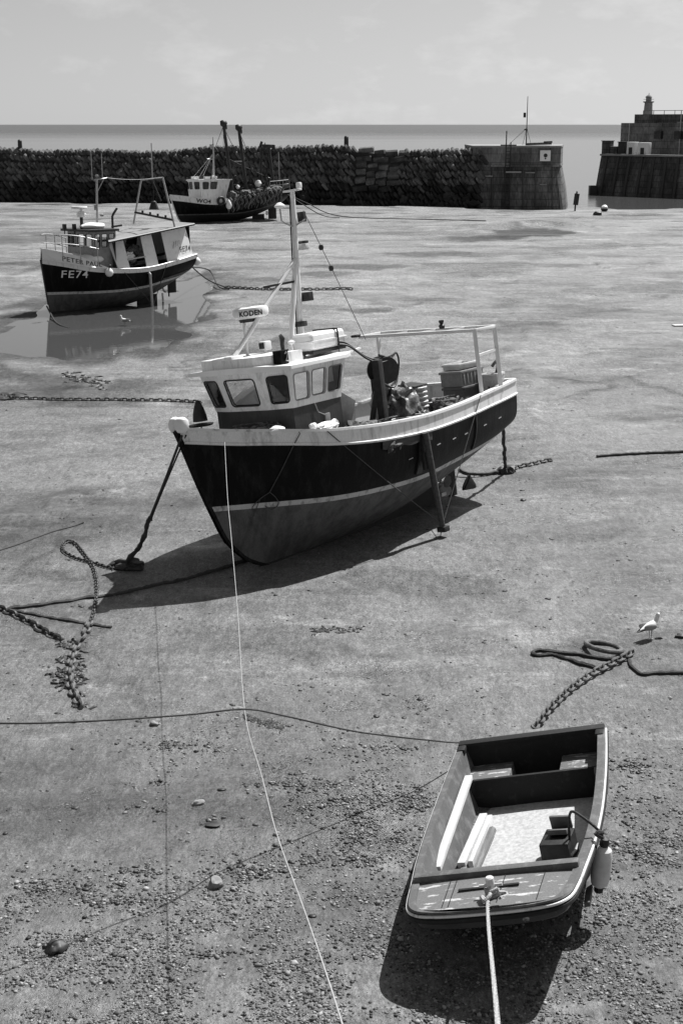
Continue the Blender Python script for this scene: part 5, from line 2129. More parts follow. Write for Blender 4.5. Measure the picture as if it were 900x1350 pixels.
for k in range(18):
    z = -.1 + k * .3
    yy = -.2 + .42 * min(z / 3.5, 1)
    b.tube([(2.63, yy, z), (3.07, yy, z)], .03, 5)
b.build('ladder', M['dark'], ph)
for x, w_ in ((8.12, .35), (5.6, .10), (7.2, .1), (1.4, .08), (4.4, .08)):
    b = MB()
    b.bar((x, -.32 + .05, -.6), (x - (.6 if x > 8 else .1), .16 + (.2 if x < 8 else .35), 3.4), w_, .16)
    b.build('fender_timber', M['wood_d'], ph)
b = MB()
for x0_, z0_, w_, h_ in ((3.4, 2.95, 1.5, .14), (5.0, 2.9, .9, .10), (.6, 2.6, 1.6, .12), (6.3, 1.9, .7, .1)):
    b.box((x0_, .18 + (z0_ - 3) * .12, z0_), (w_, .14, h_), bev=.02)
b.build('string_course', M['conc_l'], ph)
sg = empty('sign', Matrix.Translation((17.85, 128.60, 4.35)), 'square white notice board with a dark round mark on the pier head', 'sign')
b = MB()
b.box((0, 0, 0), (.92, .08, .92), bev=.01)
b.build('board', M['clean'], sg)
b = MB()
b.lathe([(0, -.03), (.17, -.03), (.17, .0), (0, .0)], (.02, -.055, .02), 16, Matrix.Rotation(math.pi / 2, 4, 'X'))
b.lathe([(0, -.03), (.07, -.03), (.07, .0), (0, .0)], (.02, -.06, -.24), 12, Matrix.Rotation(math.pi / 2, 4, 'X'))
b.build('mark', M['dtxt'], sg)
mt = empty('signal_mast', Matrix.Translation((16.45, 131.0, 5.2)), 'slender signal mast with stays standing on the pier head', 'mast')
b = MB()
b.tube([(0, 0, 0), (0, 0, 4.2)], [.055, .028], 8)
b.build('pole', M['dark'], mt)
b = MB()
for dx, dy in ((-1.6, 0), (.5, .4), (-.2, 1)):
    b.tube([(0, 0, 1.5), (dx, dy, 0)], .018, 5)
b.build('stay', M['dark'], mt)
b = MB()
b.box((-.22, 0, 2.6), (.22, .2, .42), bev=.03)
b.box((-.08, 0, 1.35), (.3, .2, .12), bev=.02)
b.build('signal_lamp', M['dark'], mt)
for x, hh, lab in ((14.9, 1.25, 'thin rail post at the ladder head on the pier head'),):
    b = MB()
    b.tube([(0, 0, 0), (0, 0, hh)], .05, 6)
    b.tube([(-.5, 0, .05), (.9, 0, .05)], .05, 6)
    tag(b.build('rail_post', M['dark'], matrix=Matrix.Translation((x - .45, 129.0, 5.2))), lab, 'post')
b = MB()
for k in range(5):
    b.bar((-1.1 + .1 * k, .25 * k, .10 + .03 * (k % 2)), (1.2 - .08 * k, .25 * k + .1, .16 + .03 * (k % 2)), .16, .16)
b.bar((.6, .3, .28), (1.3, .8, .30), .2, .16)
tag(b.build('timber_stack', M['wood_d'], matrix=Matrix.Translation((17.3, 129.5, 5.2))), 'low stack of dark timbers on the corner of the pier head', 'timber')
mp_ = empty('channel_post', Matrix.Translation(Vector((G(757, 278).x, G(757, 278).y, -.6))), 'dark channel post with a board standing in the shallows by the pier head', 'post')
b = MB()
b.tube([(0, 0, 0), (.03, 0, 1.0), (.12, 0, 2.2)], .07, 8)
b.build('pole', M['dark'], mp_)
b = MB()
b.box((.10, 0, 1.55), (.42, .10, .95), Matrix.Rotation(.1, 4, 'Y'), bev=.03)
b.build('board', M['dark'], mp_)
by = empty('buoy', Matrix.Translation(Vector((G(796, 279).x, G(796, 279).y, hgt(22, 121)))), 'round buoy with white top stranded at the edge of the water', 'buoy')
b = MB()
b.lathe([(0, -.05), (.2, 0), (.3, .15), (.29, .26), (.0, .27)], seg=16)
b.build('base', M['dark'], by)
b = MB()
b.lathe([(.28, .27), (.26, .40), (.14, .52), (0, .55)], seg=16)
b.build('top', M['clean'], by)
b = MB()
b.rock((0, 0, .12), (.34, .2, .2), sub=2, amp=.3, seed=3)
tag(b.build('boulder', M['weed'], matrix=Matrix.Translation(GH(787, 284))), 'small dark boulder on the sand in front of the stranded buoy', 'boulder')

# ================================================================== outer harbour arm with lighthouse
arm = empty('harbour_arm', Matrix.Translation((28.0, 157.0, 0)), 'two stepped masonry harbour arm across the entrance with boxes on its ledge', 'pier')
b = MB()
lo_ = [(-.9, 0.2), (8.5, -9.2), (60, -60), (90, -40), (60, 20), (20, 60), (12.5, 60)]
hi_ = [(-.1, .7), (8.9, -8.4), (60, -59), (89, -40), (59, 20), (20, 59), (12.8, 59)]
b.grid([[(x, y, -1.5) for x, y in lo_], [(x, y, 3.75) for x, y in hi_]], close_v=True)
V = b.bm
b.face([(x, y, 3.75) for x, y in hi_])
b.build('lower_wall', M['conc_d'], arm, smooth=False)
b = MB()
b.prism([(-.3, .45), (8.9, -8.7), (60, -59.6), (61, -58), (9.2, -8.0), (0.4, 1.2)], 3.753, 3.95)
b.build('coping', M['conc_l'], arm, smooth=False)
b = MB()
b.box((-.95, .1, -.1), (.8, 1.0, 1.5), bev=.08)
b.build('footing', M['dark'], arm)
b = MB()
for k in range(16):
    f = .06 + k * .115
    p = Vector((-.9, .2, 0)).lerp(Vector((8.5, -9.2, 0)), f)
    q = Vector((-.1, .7, 0)).lerp(Vector((8.9, -8.4, 0)), f)
    b.bar(Vector((p.x, p.y - .08, -.8)), Vector((q.x, q.y - .08, 3.7)), .28, .18)
b.build('fender_timber', M['wood_d'], arm)
b = MB()
up_ = [(2.5, 4.0), (13.0, -5.2), (60, -52), (86, -40), (58, 18), (22, 58), (15.8, 58)]
b.prism(up_, 3.74, lambda x, y: 7.15)
b.build('upper_wall', M['conc'], arm, smooth=False)
b = MB()
b.prism([(3.8, 3.4), (13.2, -4.8), (60, -51.4), (60.4, -50.7), (13.6, -4.1), (4.6, 4.2), (15.5, 46), (15.0, 46)], 7.153, 8.05)
b.build('parapet', M['conc_d'], arm, smooth=False)
b = MB()
b.bar((7.6, -.55, 7.2), (20, -12.3, 7.2), .16, .14)
b.bar((7.6, -.55, 5.2), (20, -12.3, 5.2), .12, .10)
b.build('string_course', M['conc_l'], arm)
for k in range(3):
    b = MB()
    p = Vector((2.5, 4.0, 0)).lerp(Vector((13.0, -5.2, 0)), .34 + .17 * k)
    b.box((p.x, p.y, 5.9), (.85, .85, .8), rad(45), bev=.04)
    b.build('recess_shutter', M['dark'], arm)
b = MB()
for f in (.52, .9, .08):
    p = Vector((2.5, 4.0, 0)).lerp(Vector((13.0, -5.2, 0)), f)
    b.tube([(p.x - .1, p.y - .1, 3.8), (p.x - .1, p.y - .1, 8.4 if f > .5 else 7.1)], .05, 6)
b.build('pipe', M['galv'], arm)
b = MB()
for k in range(12):
    p = Vector((4.6, 2.8, 0)).lerp(Vector((14.8, -7.4, 0)), k / 11)
    b.tube([(p.x, p.y, 8.05), (p.x, p.y, 8.45)], .035, 5)
b.tube([(4.6, 2.8, 8.43), (14.8, -7.4, 8.43)], .03, 5)
b.build('hand_railing', M['dark'], arm)
GA = 'pale boxes on the ledge of the harbour arm'
for k, (f, w_, h_, mm, lab) in enumerate(((.02, 1.0, 1.5, 'conc_d', 'dark block at the outer end of the ledge on the harbour arm'), (.10, .8, .9, 'conc_d', 'low dark block beside the outer end block on the arm ledge'), (.175, .8, 1.4, 'dark', 'black kiosk beside the white hoardings on the arm ledge'), (.27, 1.0, 1.45, 'clean', 'white hoarding nearest the black kiosk on the arm ledge'), (.385, 1.2, 1.4, 'clean', 'white hoarding farther from the black kiosk on the arm ledge'))):
    p = Vector((-.1, .7, 0)).lerp(Vector((8.9, -8.4, 0)), f) + Vector((.6, .9, 0))
    r = empty('hoarding' if mm == 'clean' else 'kiosk' if mm == 'dark' else 'masonry_block', Matrix.Translation(Vector((28 + p.x, 157 + p.y, 3.75))) @ Matrix.Rotation(rad(-45), 4, 'Z'), lab, 'hoarding' if mm == 'clean' else 'kiosk' if mm == 'dark' else 'block', GA if mm == 'clean' else None)
    b = MB()
    b.box((0, 0, h_ / 2), (w_, .8, h_), bev=.05)
    b.build('body', M[mm], r)
    if mm == 'clean':
        b = MB()
        b.prism([(-.22, -.43), (.22, -.43), (.22, -.405), (-.22, -.405)], .02, h_ * .62)
        b.build('opening', M['dark'], r)
    else:
        b = MB()
        b.box((0, 0, h_ + .04), (w_ + .12, .92, .09), bev=.02)
        b.build('cap', M['conc'] if mm != 'dark' else M['dark'], r)
lh = empty('lighthouse', Matrix.Translation((58.85, 284.0, 5.0)), 'small pale lighthouse with dark gallery rising behind the harbour arm', 'lighthouse')
b = MB()
b.lathe([(1.0, 0), (.95, 2.6), (.78, 5.4), (.74, 6.0)], seg=24)
b.build('tower', M['conc_l'], lh)
b = MB()
b.lathe([(.74, 5.98), (1.05, 6.1), (1.05, 6.25), (.72, 6.27)], seg=24)
b.tube([(1.0 * math.cos(a), 1.0 * math.sin(a), 6.65) for a in [k * math.pi / 12 for k in range(24)]], .03, 4, closed=True)
b.build('gallery', M['conc'], lh)
b = MB()
b.lathe([(.55, 6.25), (.55, 7.0)], seg=16)
b.build('lantern', M['box_m'], lh)
b = MB()
b.lathe([(.70, 6.98), (.62, 7.15), (.3, 7.42), (.06, 7.5), (.05, 7.8), (0, 7.8)], seg=18)
b.build('dome', M['conc_l'], lh)
b = MB()
b.prism([(46, 215), (90, 180), (110, 200), (72, 300), (58.0, 300), (55.5, 285)], -2, 6.2)
tag(b.build('outer_arm', M['conc'], smooth=False), 'far outer end of the harbour arm carrying the lighthouse', 'pier')

# ================================================================== ropes, chains and moorings
def rope(name, P, r, m, label, cat='rope', seg=6, group=None, tuft=None):
    b = MB()
    if tuft:
        n_ = len(P)
        rnd = random.Random(len(label))
        P = resample(P, r * 1.2)
        P = [p + Vector((noise.noise(p * 5), noise.noise(p * 5 + Vector((7, 0, 0))), .3 * noise.noise(p * 5 + Vector((0, 7, 0))))) * r * .9 for p in P]
        rr = [r * (.75 + .9 * abs(noise.noise(Vector(p) * 7)) + .5 * abs(noise.noise(Vector(p) * 21))) for p in P]
        b.tube(P, rr, seg)
        if tuft[0]:
            tufts(b, P, tuft[0], tuft[1] * .6, r * .4, rnd)
    else:
        b.tube(P, r, seg)
    return tag(b.build(name, m), label, cat, group)


def laid_rope(name, P, r, m, label, strands=3, pitch=9):
    """rope of twisted strands"""
    b = MB()
    P = resample(P, r * 1.1)
    for s_ in range(strands):
        Q = []
        up = Vector((.3, .2, 1)).normalized()
        for i, p in enumerate(P):
            d = (P[min(i + 1, len(P) - 1)] - P[max(i - 1, 0)]).normalized()
            x = (up - d * up.dot(d)).normalized()
            y = d.cross(x)
            a = 2 * math.pi * (s_ / strands) + i * 2 * math.pi / pitch
            Q.append(p + (x * math.cos(a) + y * math.sin(a)) * r * .52)
        b.tube(Q, r * .56, 5)
    return tag(b.build(name, m), label, 'rope')


LINK = {}


def link_mesh(L, W, t, m):
    key = (L, W, t, m.name)
    if key not in LINK:
        b = MB()
        h, w = L / 2 - W / 2, W / 2 - t
        P = []
        for k in range(7):
            a = -math.pi / 2 + math.pi * k / 6
            P.append((h + w * math.cos(a), w * math.sin(a), 0))
        for k in range(7):
            a = math.pi / 2 + math.pi * k / 6
            P.append((-h + w * math.cos(a), w * math.sin(a), 0))
        b.tube(P, t, 6, closed=True)
        o = b.build('link', m)
        LINK[key] = o.data
        bpy.data.objects.remove(o)
    return LINK[key]


def chain(P, L, m, label, parts=True, W=None, t=None, tw0=0.3):
    W = W or L * .68
    t = t or L * .125
    me = link_mesh(L, W, t, m)
    Q = resample(P, L * .70)
    root = empty('chain', Matrix.Translation(Q[0]), label, 'chain')
    rnd = random.Random(len(label))
    bmj = bmesh.new()
    for i in range(len(Q) - 1):
        c = (Q[i] + Q[i + 1]) / 2
        d = (Q[i + 1] - Q[i]).normalized()
        y = Vector((0, 0, 1)).cross(d).normalized()
        z = d.cross(y)
        mtx = Matrix((d, y, z)).transposed().to_4x4()
        mtx = mtx @ Matrix.Rotation((math.pi / 2 if i % 2 else 0) * .62 + tw0 + rnd.uniform(-.25, .25), 4, 'X')
        mtx.translation = c - Q[0] + Vector((0, 0, t * 1.4))
        if parts and i < 100:
            o = bpy.data.objects.new('link', me)
            COL.objects.link(o)
            o.parent = root
            o.matrix_local = mtx
        else:
            k0 = len(bmj.verts)
            bmj.from_mesh(me)
            bmj.verts.ensure_lookup_table()
            bmesh.ops.transform(bmj, matrix=mtx, verts=bmj.verts[k0:])
    if len(bmj.verts):
        mm = bpy.data.meshes.new('far_links')
        bmj.to_mesh(mm)
        mm.materials.append(m)
        o = bpy.data.objects.new('far_links', mm)
        o['kind'] = 'stuff'
        COL.objects.link(o)
        o.parent = root
    bmj.free()
    return root


def ground_line(pts, n=6, dz=0.02):
    P = curve([GH(u, v) for u, v in pts], n)
    return [Vector((p.x, p.y, hgt(p.x, p.y) + dz)) for p in P]


bowp = at(F1, -1.58, .08, 2.42)
weed_p = GH(166, 750)
mid_p = bowp.lerp(weed_p, .55) + Vector((.0, 0, -.10))
rope('mooring_rope', curve([bowp, bowp.lerp(mid_p, .5) + Vector((0, 0, -.02)), mid_p], 8), .02, M['rope_d'], 'upper of two dark lines dropping from the bow of the heeled boat', group=None)
rope('mooring_rope', curve([bowp + Vector((.06, .05, 0)), mid_p + Vector((.07, .06, .12)), mid_p + Vector((.02, 0, -.06))], 10), .014, M['rope_d'], 'thinner dark line beside the main bow mooring rope of the heeled boat')
rope('mooring_rope', curve([mid_p, mid_p.lerp(weed_p, .45) + Vector((.03, 0, -.05)), weed_p + Vector((0, 0, .10))], 10), .035, M['rope_d'], 'thick weed hung end of the bow mooring rope reaching the sand', tuft=(0, .10))
b = MB()
for k in range(10):
    b.rock((R.uniform(-.2, .2), R.uniform(-.12, .12), R.uniform(0, .09)), (.13, .09, .07), sub=2, amp=.5, seed=k, fs=2.4)
tufts(b, [Vector((x * .05, 0, .04)) for x in range(-4, 5)], 50, .2, .018, R)
tag(b.build('seaweed', M['weed'], matrix=Matrix.Translation(weed_p)), 'black clump of seaweed where the bow mooring meets the chain', 'seaweed')
chain(ground_line([(163, 752), (145, 750), (126, 744), (100, 737), (84, 727), (86, 717), (98, 717), (112, 733), (124, 752), (128, 775), (125, 805), (117, 828)], 5, .01), .105, M['chain_d'], 'fine dark chain looped on the sand between the seaweed clump and heavy chain', parts=True)
chain(ground_line([(119, 822), (112, 838), (103, 852), (97, 862), (94, 878), (92, 893), (95, 910), (103, 926), (110, 938)], 5, -.01), .20, M['chain'], 'heavy pale worn chain half sunk in a weedy furrow, below the chain loop')
chain(ground_line([(-30, 796), (2, 804), (20, 812), (45, 825), (70, 840), (88, 848)], 5, -.03), .22, M['chain_d'], 'heavy dark chain running in from the edge towards the weedy furrow')
rope('mooring_rope', ground_line([(-40, 812), (0, 806), (45, 800), (100, 792), (160, 783), (230, 768), (290, 751), (327, 739)], 8, .005), .038, M['rope_d'], 'thick dark ground rope running under the forefoot of the heeled boat', tuft=(50, .07))
rope('mooring_rope', ground_line([(15, 805), (50, 812), (95, 820), (118, 823), (150, 828)], 8, .0), .03, M['rope_d'], 'half buried dark rope crossing the heavy chain on the sand', tuft=(40, .08))
b = MB()
for u, v in ((93, 852), (97, 868), (92, 886), (98, 898), (104, 915), (108, 930), (85, 850), (90, 905), (84, 889), (100, 880), (88, 872), (80, 893), (105, 893)):
    for k in range(11):
        p = GH(u + R.gauss(0, 7), v + R.gauss(0, 3.2))
        b.rock(p, (R.uniform(.02, .08), R.uniform(.015, .05), .022), Matrix.Rotation(R.uniform(0, 3), 4, 'Z'), sub=2, amp=.6, seed=u + k, fs=2.2)
    tufts(b, [GH(u, v)], 4, .16, .010, R)
tag(b.build('seaweed', M['weed']), 'dark seaweed strewn along the furrow of the heavy chain', 'seaweed', kind='stuff')
# the pale mooring line from the boat to the quay
Wp = [at(F1, -1.10, .50, 2.24), G(300, 655, 2.05), G(304.5, 704, 1.92), G(310, 766, 1.80), G(314, 815, 1.70), G(323, 940, 1.585), G(345, 1023, 1.70), G(365, 1100, 1.95), G(400, 1197, 2.42), G(427, 1275, 2.95), G(450, 1347, 3.55), G(478, 1440, 4.4), G(515, 1550, 5.2)]
rope('mooring_line', curve(Wp, 10), .0042, M['rope_l'], 'thin pale mooring line rising from the bow of the heeled boat to the quay', 'rope')
Hp = [G(-60, 952, 2.05), G(0, 953.5, 2.02), G(60, 953, 1.97), G(150, 949, 1.88), G(250, 942, 1.70), G(322.5, 935, 1.595), G(374, 943.5, 1.32), G(461, 963, .92), G(520, 971, .66), G(567, 976, .46), G(604, 979, .25), G(640, 975, .06)]
rope('mooring_rope', curve(Hp, 8), .0095, M['rope_m'], 'dark line sagging across over the pale mooring line towards the dinghy stern')
# dinghy painter
kn = at(F4, .20, .045, .80)
pp = curve([kn, at(F4, .06, .03, .735), G(644, 1225, 1.0), G(650, 1287, 1.72), G(656, 1352, 2.6), G(664, 1460, 3.9), G(674, 1600, 5.2)], 10)
laid_rope('painter', pp, .0155, M['rope_l'], 'pale twisted painter rising from the post on the dinghy foredeck')
b = MB(True)
for k in range(4):
    b.tube([(.235 + .055 * math.cos(a), .045 + .055 * math.sin(a), .69 + .028 * k + .006 * math.sin(a)) for a in [q * math.pi / 8 for q in range(16)]], .0145, 6, closed=True)
b.tube(curve([(.20, .02, .74), (.12, .05, .77), (.07, .0, .745), (.13, -.03, .755), (.05, .04, .73)], 5), .017, 6)
b.tube(curve([(.2, .09, .75), (.28, .15, .70), (.24, .17, .69), (.17, .12, .71)], 5), .015, 6)
tag(b.build('rope_hitch', M['rope_l'], matrix=F4), 'hitch of pale rope wound round the dinghy foredeck post', 'rope')
# chains and ring to the right of the dinghy
chain(ground_line([(703, 966), (712, 955), (722, 942), (735, 928), (755, 910), (780, 893), (805, 880), (828, 868), (835, 863)], 5, .035), .155, M['chain'], 'heavy pale link chain curving from the dinghy stern to the iron ring')
rope('mooring_rope', ground_line([(832, 866), (815, 870), (800, 871), (780, 868), (757, 864), (735, 862), (712, 859), (702, 862), (710, 866), (728, 864), (745, 870), (770, 878), (798, 886)], 7, .02), .028, M['rope_d'], 'dark doubled rope lying beside the iron ring and link chain', tuft=(16, .05))
rope('mooring_rope', ground_line([(828, 870), (832, 880), (845, 890), (862, 889), (880, 889), (905, 889), (960, 890)], 7, .02), .026, M['rope_d'], 'dark rope trailing from the link chain away past the seagull', tuft=(14, .05))
ringp = GH(795, 858)
b = MB()
b.tube([(.245 * math.cos(a), .245 * math.sin(a), 0) for a in [k * math.pi / 20 for k in range(40)]], .036, 10, closed=True)
tag(b.build('iron_ring', M['chain'], matrix=Matrix.Translation(ringp + Vector((0, 0, .06))) @ Matrix.Rotation(rad(10), 4, 'Y') @ Matrix.Rotation(rad(-6), 4, 'X')), 'large iron mooring ring lying on the sand beside the link chain', 'ring')
# stern moorings of the heeled boat
sp = at(F1, 6.53, .78, 1.66)
sb = GH(667, 623)
rope('mooring_rope', curve([sp, sp.lerp(sb, .5), sb + Vector((0, 0, .05))], 8), .035, M['rope_d'], 'dark weedy rope hanging straight down behind the stern of the heeled boat', tuft=(0, .07))
b = MB()
for k in range(8):
    b.rock((R.uniform(-.12, .12), R.uniform(-.1, .1), R.uniform(0, .08)), (.11, .09, .08), sub=2, amp=.4, seed=k + 4, fs=2.4)
tag(b.build('seaweed', M['weed'], matrix=Matrix.Translation(sb)), 'black clump of seaweed at the foot of the stern rope', 'seaweed')
rope('mooring_rope', [p + Vector((0, 0, .12 * math.exp(-i / 6))) for i, p in enumerate(ground_line([(604, 628), (615, 629), (635, 628), (655, 625), (667, 623)], 6, .03))], .032, M['rope_d'], 'dark rope on the sand from the rudder to the stern rope foot', tuft=(24, .06))
b = MB()
b.lathe([(.0, .24), (.05, .2), (.17, .02), (.15, 0), (0, 0)], seg=12)
tag(b.build('mooring_cone', M['weed'], matrix=Matrix.Translation(at(F1, 5.55, .42, .28)) @ Matrix.Rotation(2.0, 4, 'Y')), 'black cone shaped float hanging at the rudder of the heeled boat', 'float')
chain(ground_line([(668, 623), (685, 617), (700, 614), (728, 608)], 6, .01), .16, M['chain_d'], 'short dark chain leading away from the foot of the stern rope')
rope('mooring_rope', ground_line([(785, 603), (815, 601), (850, 599), (900, 597), (960, 594)], 8, .025), .035, M['rope_d'], 'thick dark rope lying alone across the empty sand near the edge', tuft=(30, .06))
# far left
chain(ground_line([(-30, 512), (0, 522), (15, 526), (50, 527), (100, 528), (150, 528), (200, 529), (240, 530), (268, 532)], 6, .0), .17, M['chain_d'], 'long straight dark chain on the sand between the pool and the heeled boat')
rope('mooring_rope', ground_line([(-40, 738), (0, 726), (30, 716), (68, 702), (110, 690)], 6, .005), .022, M['rope_m'], 'faint half buried rope on the sand beyond the chain loop')
b = MB()
for k in range(14):
    b.rock((R.uniform(-.5, .5), R.uniform(-.4, .4), .02), (.2, .12, .05), sub=2, amp=.5, seed=k, fs=2.4)
tag(b.build('seaweed', M['weed'], matrix=Matrix.Translation(GH(2, 524))), 'dark heap of seaweed on the end of the long straight chain', 'seaweed')
# stern moorings of the boat in the pool and of the trawler
s74 = at(F2, 6.1, .5, 1.45)
rope('mooring_rope', curve([s74, s74.lerp(GH(300, 380), .45) + Vector((0, 0, -.15)), GH(300, 381, .05)], 8), .03, M['rope_d'], 'upper dark stern rope of the boat in the pool')
rope('mooring_rope', curve([at(F2, 6.1, .3, 1.4), GH(276, 372, .55), GH(288, 381, .12), GH(302, 383, .05)], 8), .03, M['rope_d'], 'lower slack dark stern rope of the boat in the pool')
chain(ground_line([(296, 380), (330, 382), (370, 383), (420, 383), (466, 383)], 8, .02), .22, M['chain_d'], 'dark chain on the wet sand leading away astern of the boat in the pool')
rope('mooring_rope', curve([at(F2, -.1, .03, .25), GH(72, 424, .06), GH(80, 430, .04), GH(92, 434, .03)], 6), .03, M['rope_d'], 'short dark rope from the forefoot of the boat in the pool')
st3 = at(F3, 8.5, .6, 2.0)
for (a, c, e, lab) in (((400, 270), (425, 284), (447, 288), 'nearer slack stern line of the trawler reaching the sand'), ((405, 268), (450, 285), (560, 290), 'longer slack stern line of the trawler reaching far over the sand')):
    rope('mooring_rope', curve([st3, G(*a, 1.35), G(*c, .45), GH(*e, .05)] + ([GH(640, 292, .04)] if e[0] > 500 else []), 8), .035, M['rope_d'], lab)

# ================================================================== stones, weed, shingle
def stone(u, v, s, m, label, seed, cat='stone', name='stone', rz=0.0, amp=.34):
    p = GH(u, v)
    b = MB()
    b.rock((0, 0, s[2] * .3), s, Matrix.Rotation(rz, 4, 'Z'), sub=3, amp=amp, seed=seed)
    return tag(b.build(name, M[m], matrix=Matrix.Translation(p)), label, cat)


stone(284, 1168, (.075, .065, .07), 'pebble_l', 'large pale round stone at the edge of the shingle', 1)
stone(309, 1173, (.035, .03, .025), 'pebble_l', 'small flat stone just beside the large pale round stone', 2)
stone(262, 1060, (.065, .04, .035), 'pebble_l', 'pale oval stone with a long streak behind it on open sand', 3, rz=.3)
stone(365, 1101, (.032, .03, .028), 'pebble_l', 'single small pale stone under the thin mooring line', 4)
stone(204, 955, (.07, .05, .04), 'pebble_l', 'pale double stone just under the dark sagging line', 5, amp=.4)
stone(314, 934, (.06, .035, .02), 'pebble_l', 'flat pale stone near where the two lines cross', 6)
stone(75, 1252, (.085, .095, .075), 'weed', 'dark weed covered stone alone on the near shingle', 7, amp=.3)
stone(61, 1249, (.03, .03, .025), 'weed', 'little dark stone touching the dark weed covered stone', 8)
stone(897, 840, (.09, .06, .04), 'weed', 'dark lump of weed on the sand to one side of the seagull', 9, name='seaweed', cat='seaweed', amp=.5)
stone(868, 842, (.05, .03, .02), 'weed', 'small dark lump of weed at the feet of the seagull', 10, name='seaweed', cat='seaweed', amp=.5)
stone(689, 648 + 12, (.05, .05, .03), 'weed', 'small dark stone on empty sand near the foot of the stern rope', 12)
stone(282, 1087, (.09, .06, .02), 'weed', 'dark flattened clump of weed among scattered pebbles', 13, name='seaweed', cat='seaweed', amp=.55)
for (u0, v0, u1, v1, n, lab) in ((325, 946, 380, 962, 90, 'dark mat of seaweed below the crossing of the two lines'), (415, 831, 472, 832, 60, 'faint dark smear of seaweed on the sand ahead of the heeled boat'), (85, 495, 140, 508, 60, 'dark patch of seaweed on the wet sand before the pool')):
    b = MB()
    for k in range(n):
        t = R.random()
        p = GH(u0 + (u1 - u0) * t + R.gauss(0, 3), v0 + (v1 - v0) * t + R.gauss(0, 2.2 if v0 > 600 else 4))
        sc_ = (p.y / 14.0)
        b.rock(p, (R.uniform(.012, .05) * sc_, R.uniform(.01, .03) * sc_, .010 * sc_), Matrix.Rotation(R.uniform(0, 3), 4, 'Z'), sub=2, amp=.6, seed=k, fs=2.5)
    tag(b.build('seaweed', M['weed']), lab, 'seaweed', kind='stuff')
b = MB()
b.box((0, 0, .03), (.55, .30, .05), Matrix.Rotation(.2, 4, 'Z'), bev=.015)
tag(b.build('pale_board', M['plank'], matrix=Matrix.Translation(GH(896, 430))), 'flat pale board lying alone on the far sand', 'board')


def gravel(name, m, n, dens, smin, smax, y0, y1, xk, seed, flat=.6, label=''):
    rnd = random.Random(seed)
    phi = (1 + 5 ** .5) / 2
    ico = [Vector(v).normalized() for v in ((-1, phi, 0), (1, phi, 0), (-1, -phi, 0), (1, -phi, 0), (0, -1, phi), (0, 1, phi), (0, -1, -phi), (0, 1, -phi), (phi, 0, -1), (phi, 0, 1), (-phi, 0, -1), (-phi, 0, 1))]
    fc = ((0, 11, 5), (0, 5, 1), (0, 1, 7), (0, 7, 10), (0, 10, 11), (1, 5, 9), (5, 11, 4), (11, 10, 2), (10, 7, 6), (7, 1, 8), (3, 9, 4), (3, 4, 2), (3, 2, 6), (3, 6, 8), (3, 8, 9), (4, 9, 5), (2, 4, 11), (6, 2, 10), (8, 6, 7), (9, 8, 1))
    V, Fc = [], []
    made = tries = 0
    while made < n and tries < n * 60:
        tries += 1
        # more tries where the ground is near, as the density there asks for
        y = y0 * (y1 / y0) ** rnd.random()
        x = rnd.uniform(-xk, xk) * y
        u, v = PX((x, y, 0))
        if rnd.random() > dens(u, v, x, y):
            continue
        s = smin * (smax / smin) ** (rnd.random() ** 2.2)
        a = rnd.uniform(0, 6.28)
        ca, sa = math.cos(a), math.sin(a)
        ex, ey, ez = s * rnd.uniform(.8, 1.4), s * rnd.uniform(.6, 1.0), s * flat * rnd.uniform(.6, 1.1)
        z0 = hgt(x, y) + ez * rnd.uniform(.1, .6)
        k0 = len(V)
        for p in ico:
            j = rnd.uniform(.82, 1.15)
            px, py, pz = p.x * ex * j, p.y * ey * j, p.z * ez * j
            V.append((x + px * ca - py * sa, y + px * sa + py * ca, z0 + pz))
        Fc.extend([(k0 + a_, k0 + b_, k0 + c_) for a_, b_, c_ in fc])
        made += 1
    me = bpy.data.meshes.new(name)
    me.from_pydata(V, [], Fc)
    me.polygons.foreach_set('use_smooth', [True] * len(Fc))
    me.materials.append(m)
    o = bpy.data.objects.new(name, me)
    COL.objects.link(o)
    return tag(o, label, 'shingle' if name == 'shingle' else 'pebbles', kind='stuff')


def pebble_mat():
    m = bpy.data.materials.new('shingle stones')
    m.use_nodes = True
    nt = m.node_tree
    b_ = nt.nodes['Principled BSDF']
    b_.inputs['Roughness'].default_value = .6
    b_.inputs['Specular IOR Level'].default_value = .35
    gm = nd(nt, 'ShaderNodeNewGeometry')
    cr_ = nd(nt, 'ShaderNodeValToRGB')
    el = cr_.color_ramp.elements
    el[0].position, el[0].color = 0.0, grey(.02)
    el[1].position, el[1].color = 1.0, grey(.36)
    e = cr_.color_ramp.elements.new(.45)
    e.color = grey(.09)
    e = cr_.color_ramp.elements.new(.85)
    e.color = grey(.22)
    nt.links.new(gm.outputs['Random Per Island'], cr_.inputs['Fac'])
    nt.links.new(cr_.outputs['Color'], b_.inputs['Base Color'])
    return m


def blob(u, v, cu, cv, ru, rv):
    return math.exp(-((u - cu) / ru) ** 2 - ((v - cv) / rv) ** 2)


def shingle_density(u, v, x, y):
    n1 = noise.noise(Vector((x * 1.6, y * 1.6, 2.0))) * .5 + .5
    n2 = noise.noise(Vector((x * 4.5, y * 4.5, 7.0))) * .5 + .5
    d = sstep(1120 + 60 * (n1 - .5), 1195, v)
    d = max(d, .95 * blob(u, v, 500, 1070, 90, 75), .8 * blob(u, v, 430, 1030, 60, 40), .9 * blob(u, v, 330, 1150, 90, 22), .8 * blob(u, v, 850, 1180, 90, 150), .5 * blob(u, v, 860, 1060, 60, 60), .55 * blob(u, v, 190, 1145, 60, 14), .5 * blob(u, v, 260, 985, 60, 16), .45 * blob(u, v, 215, 1010, 40, 14))
    return d * min(1.0, max(0.03, (n1 * 1.3 + n2 * .8 - .78) * 2.8))


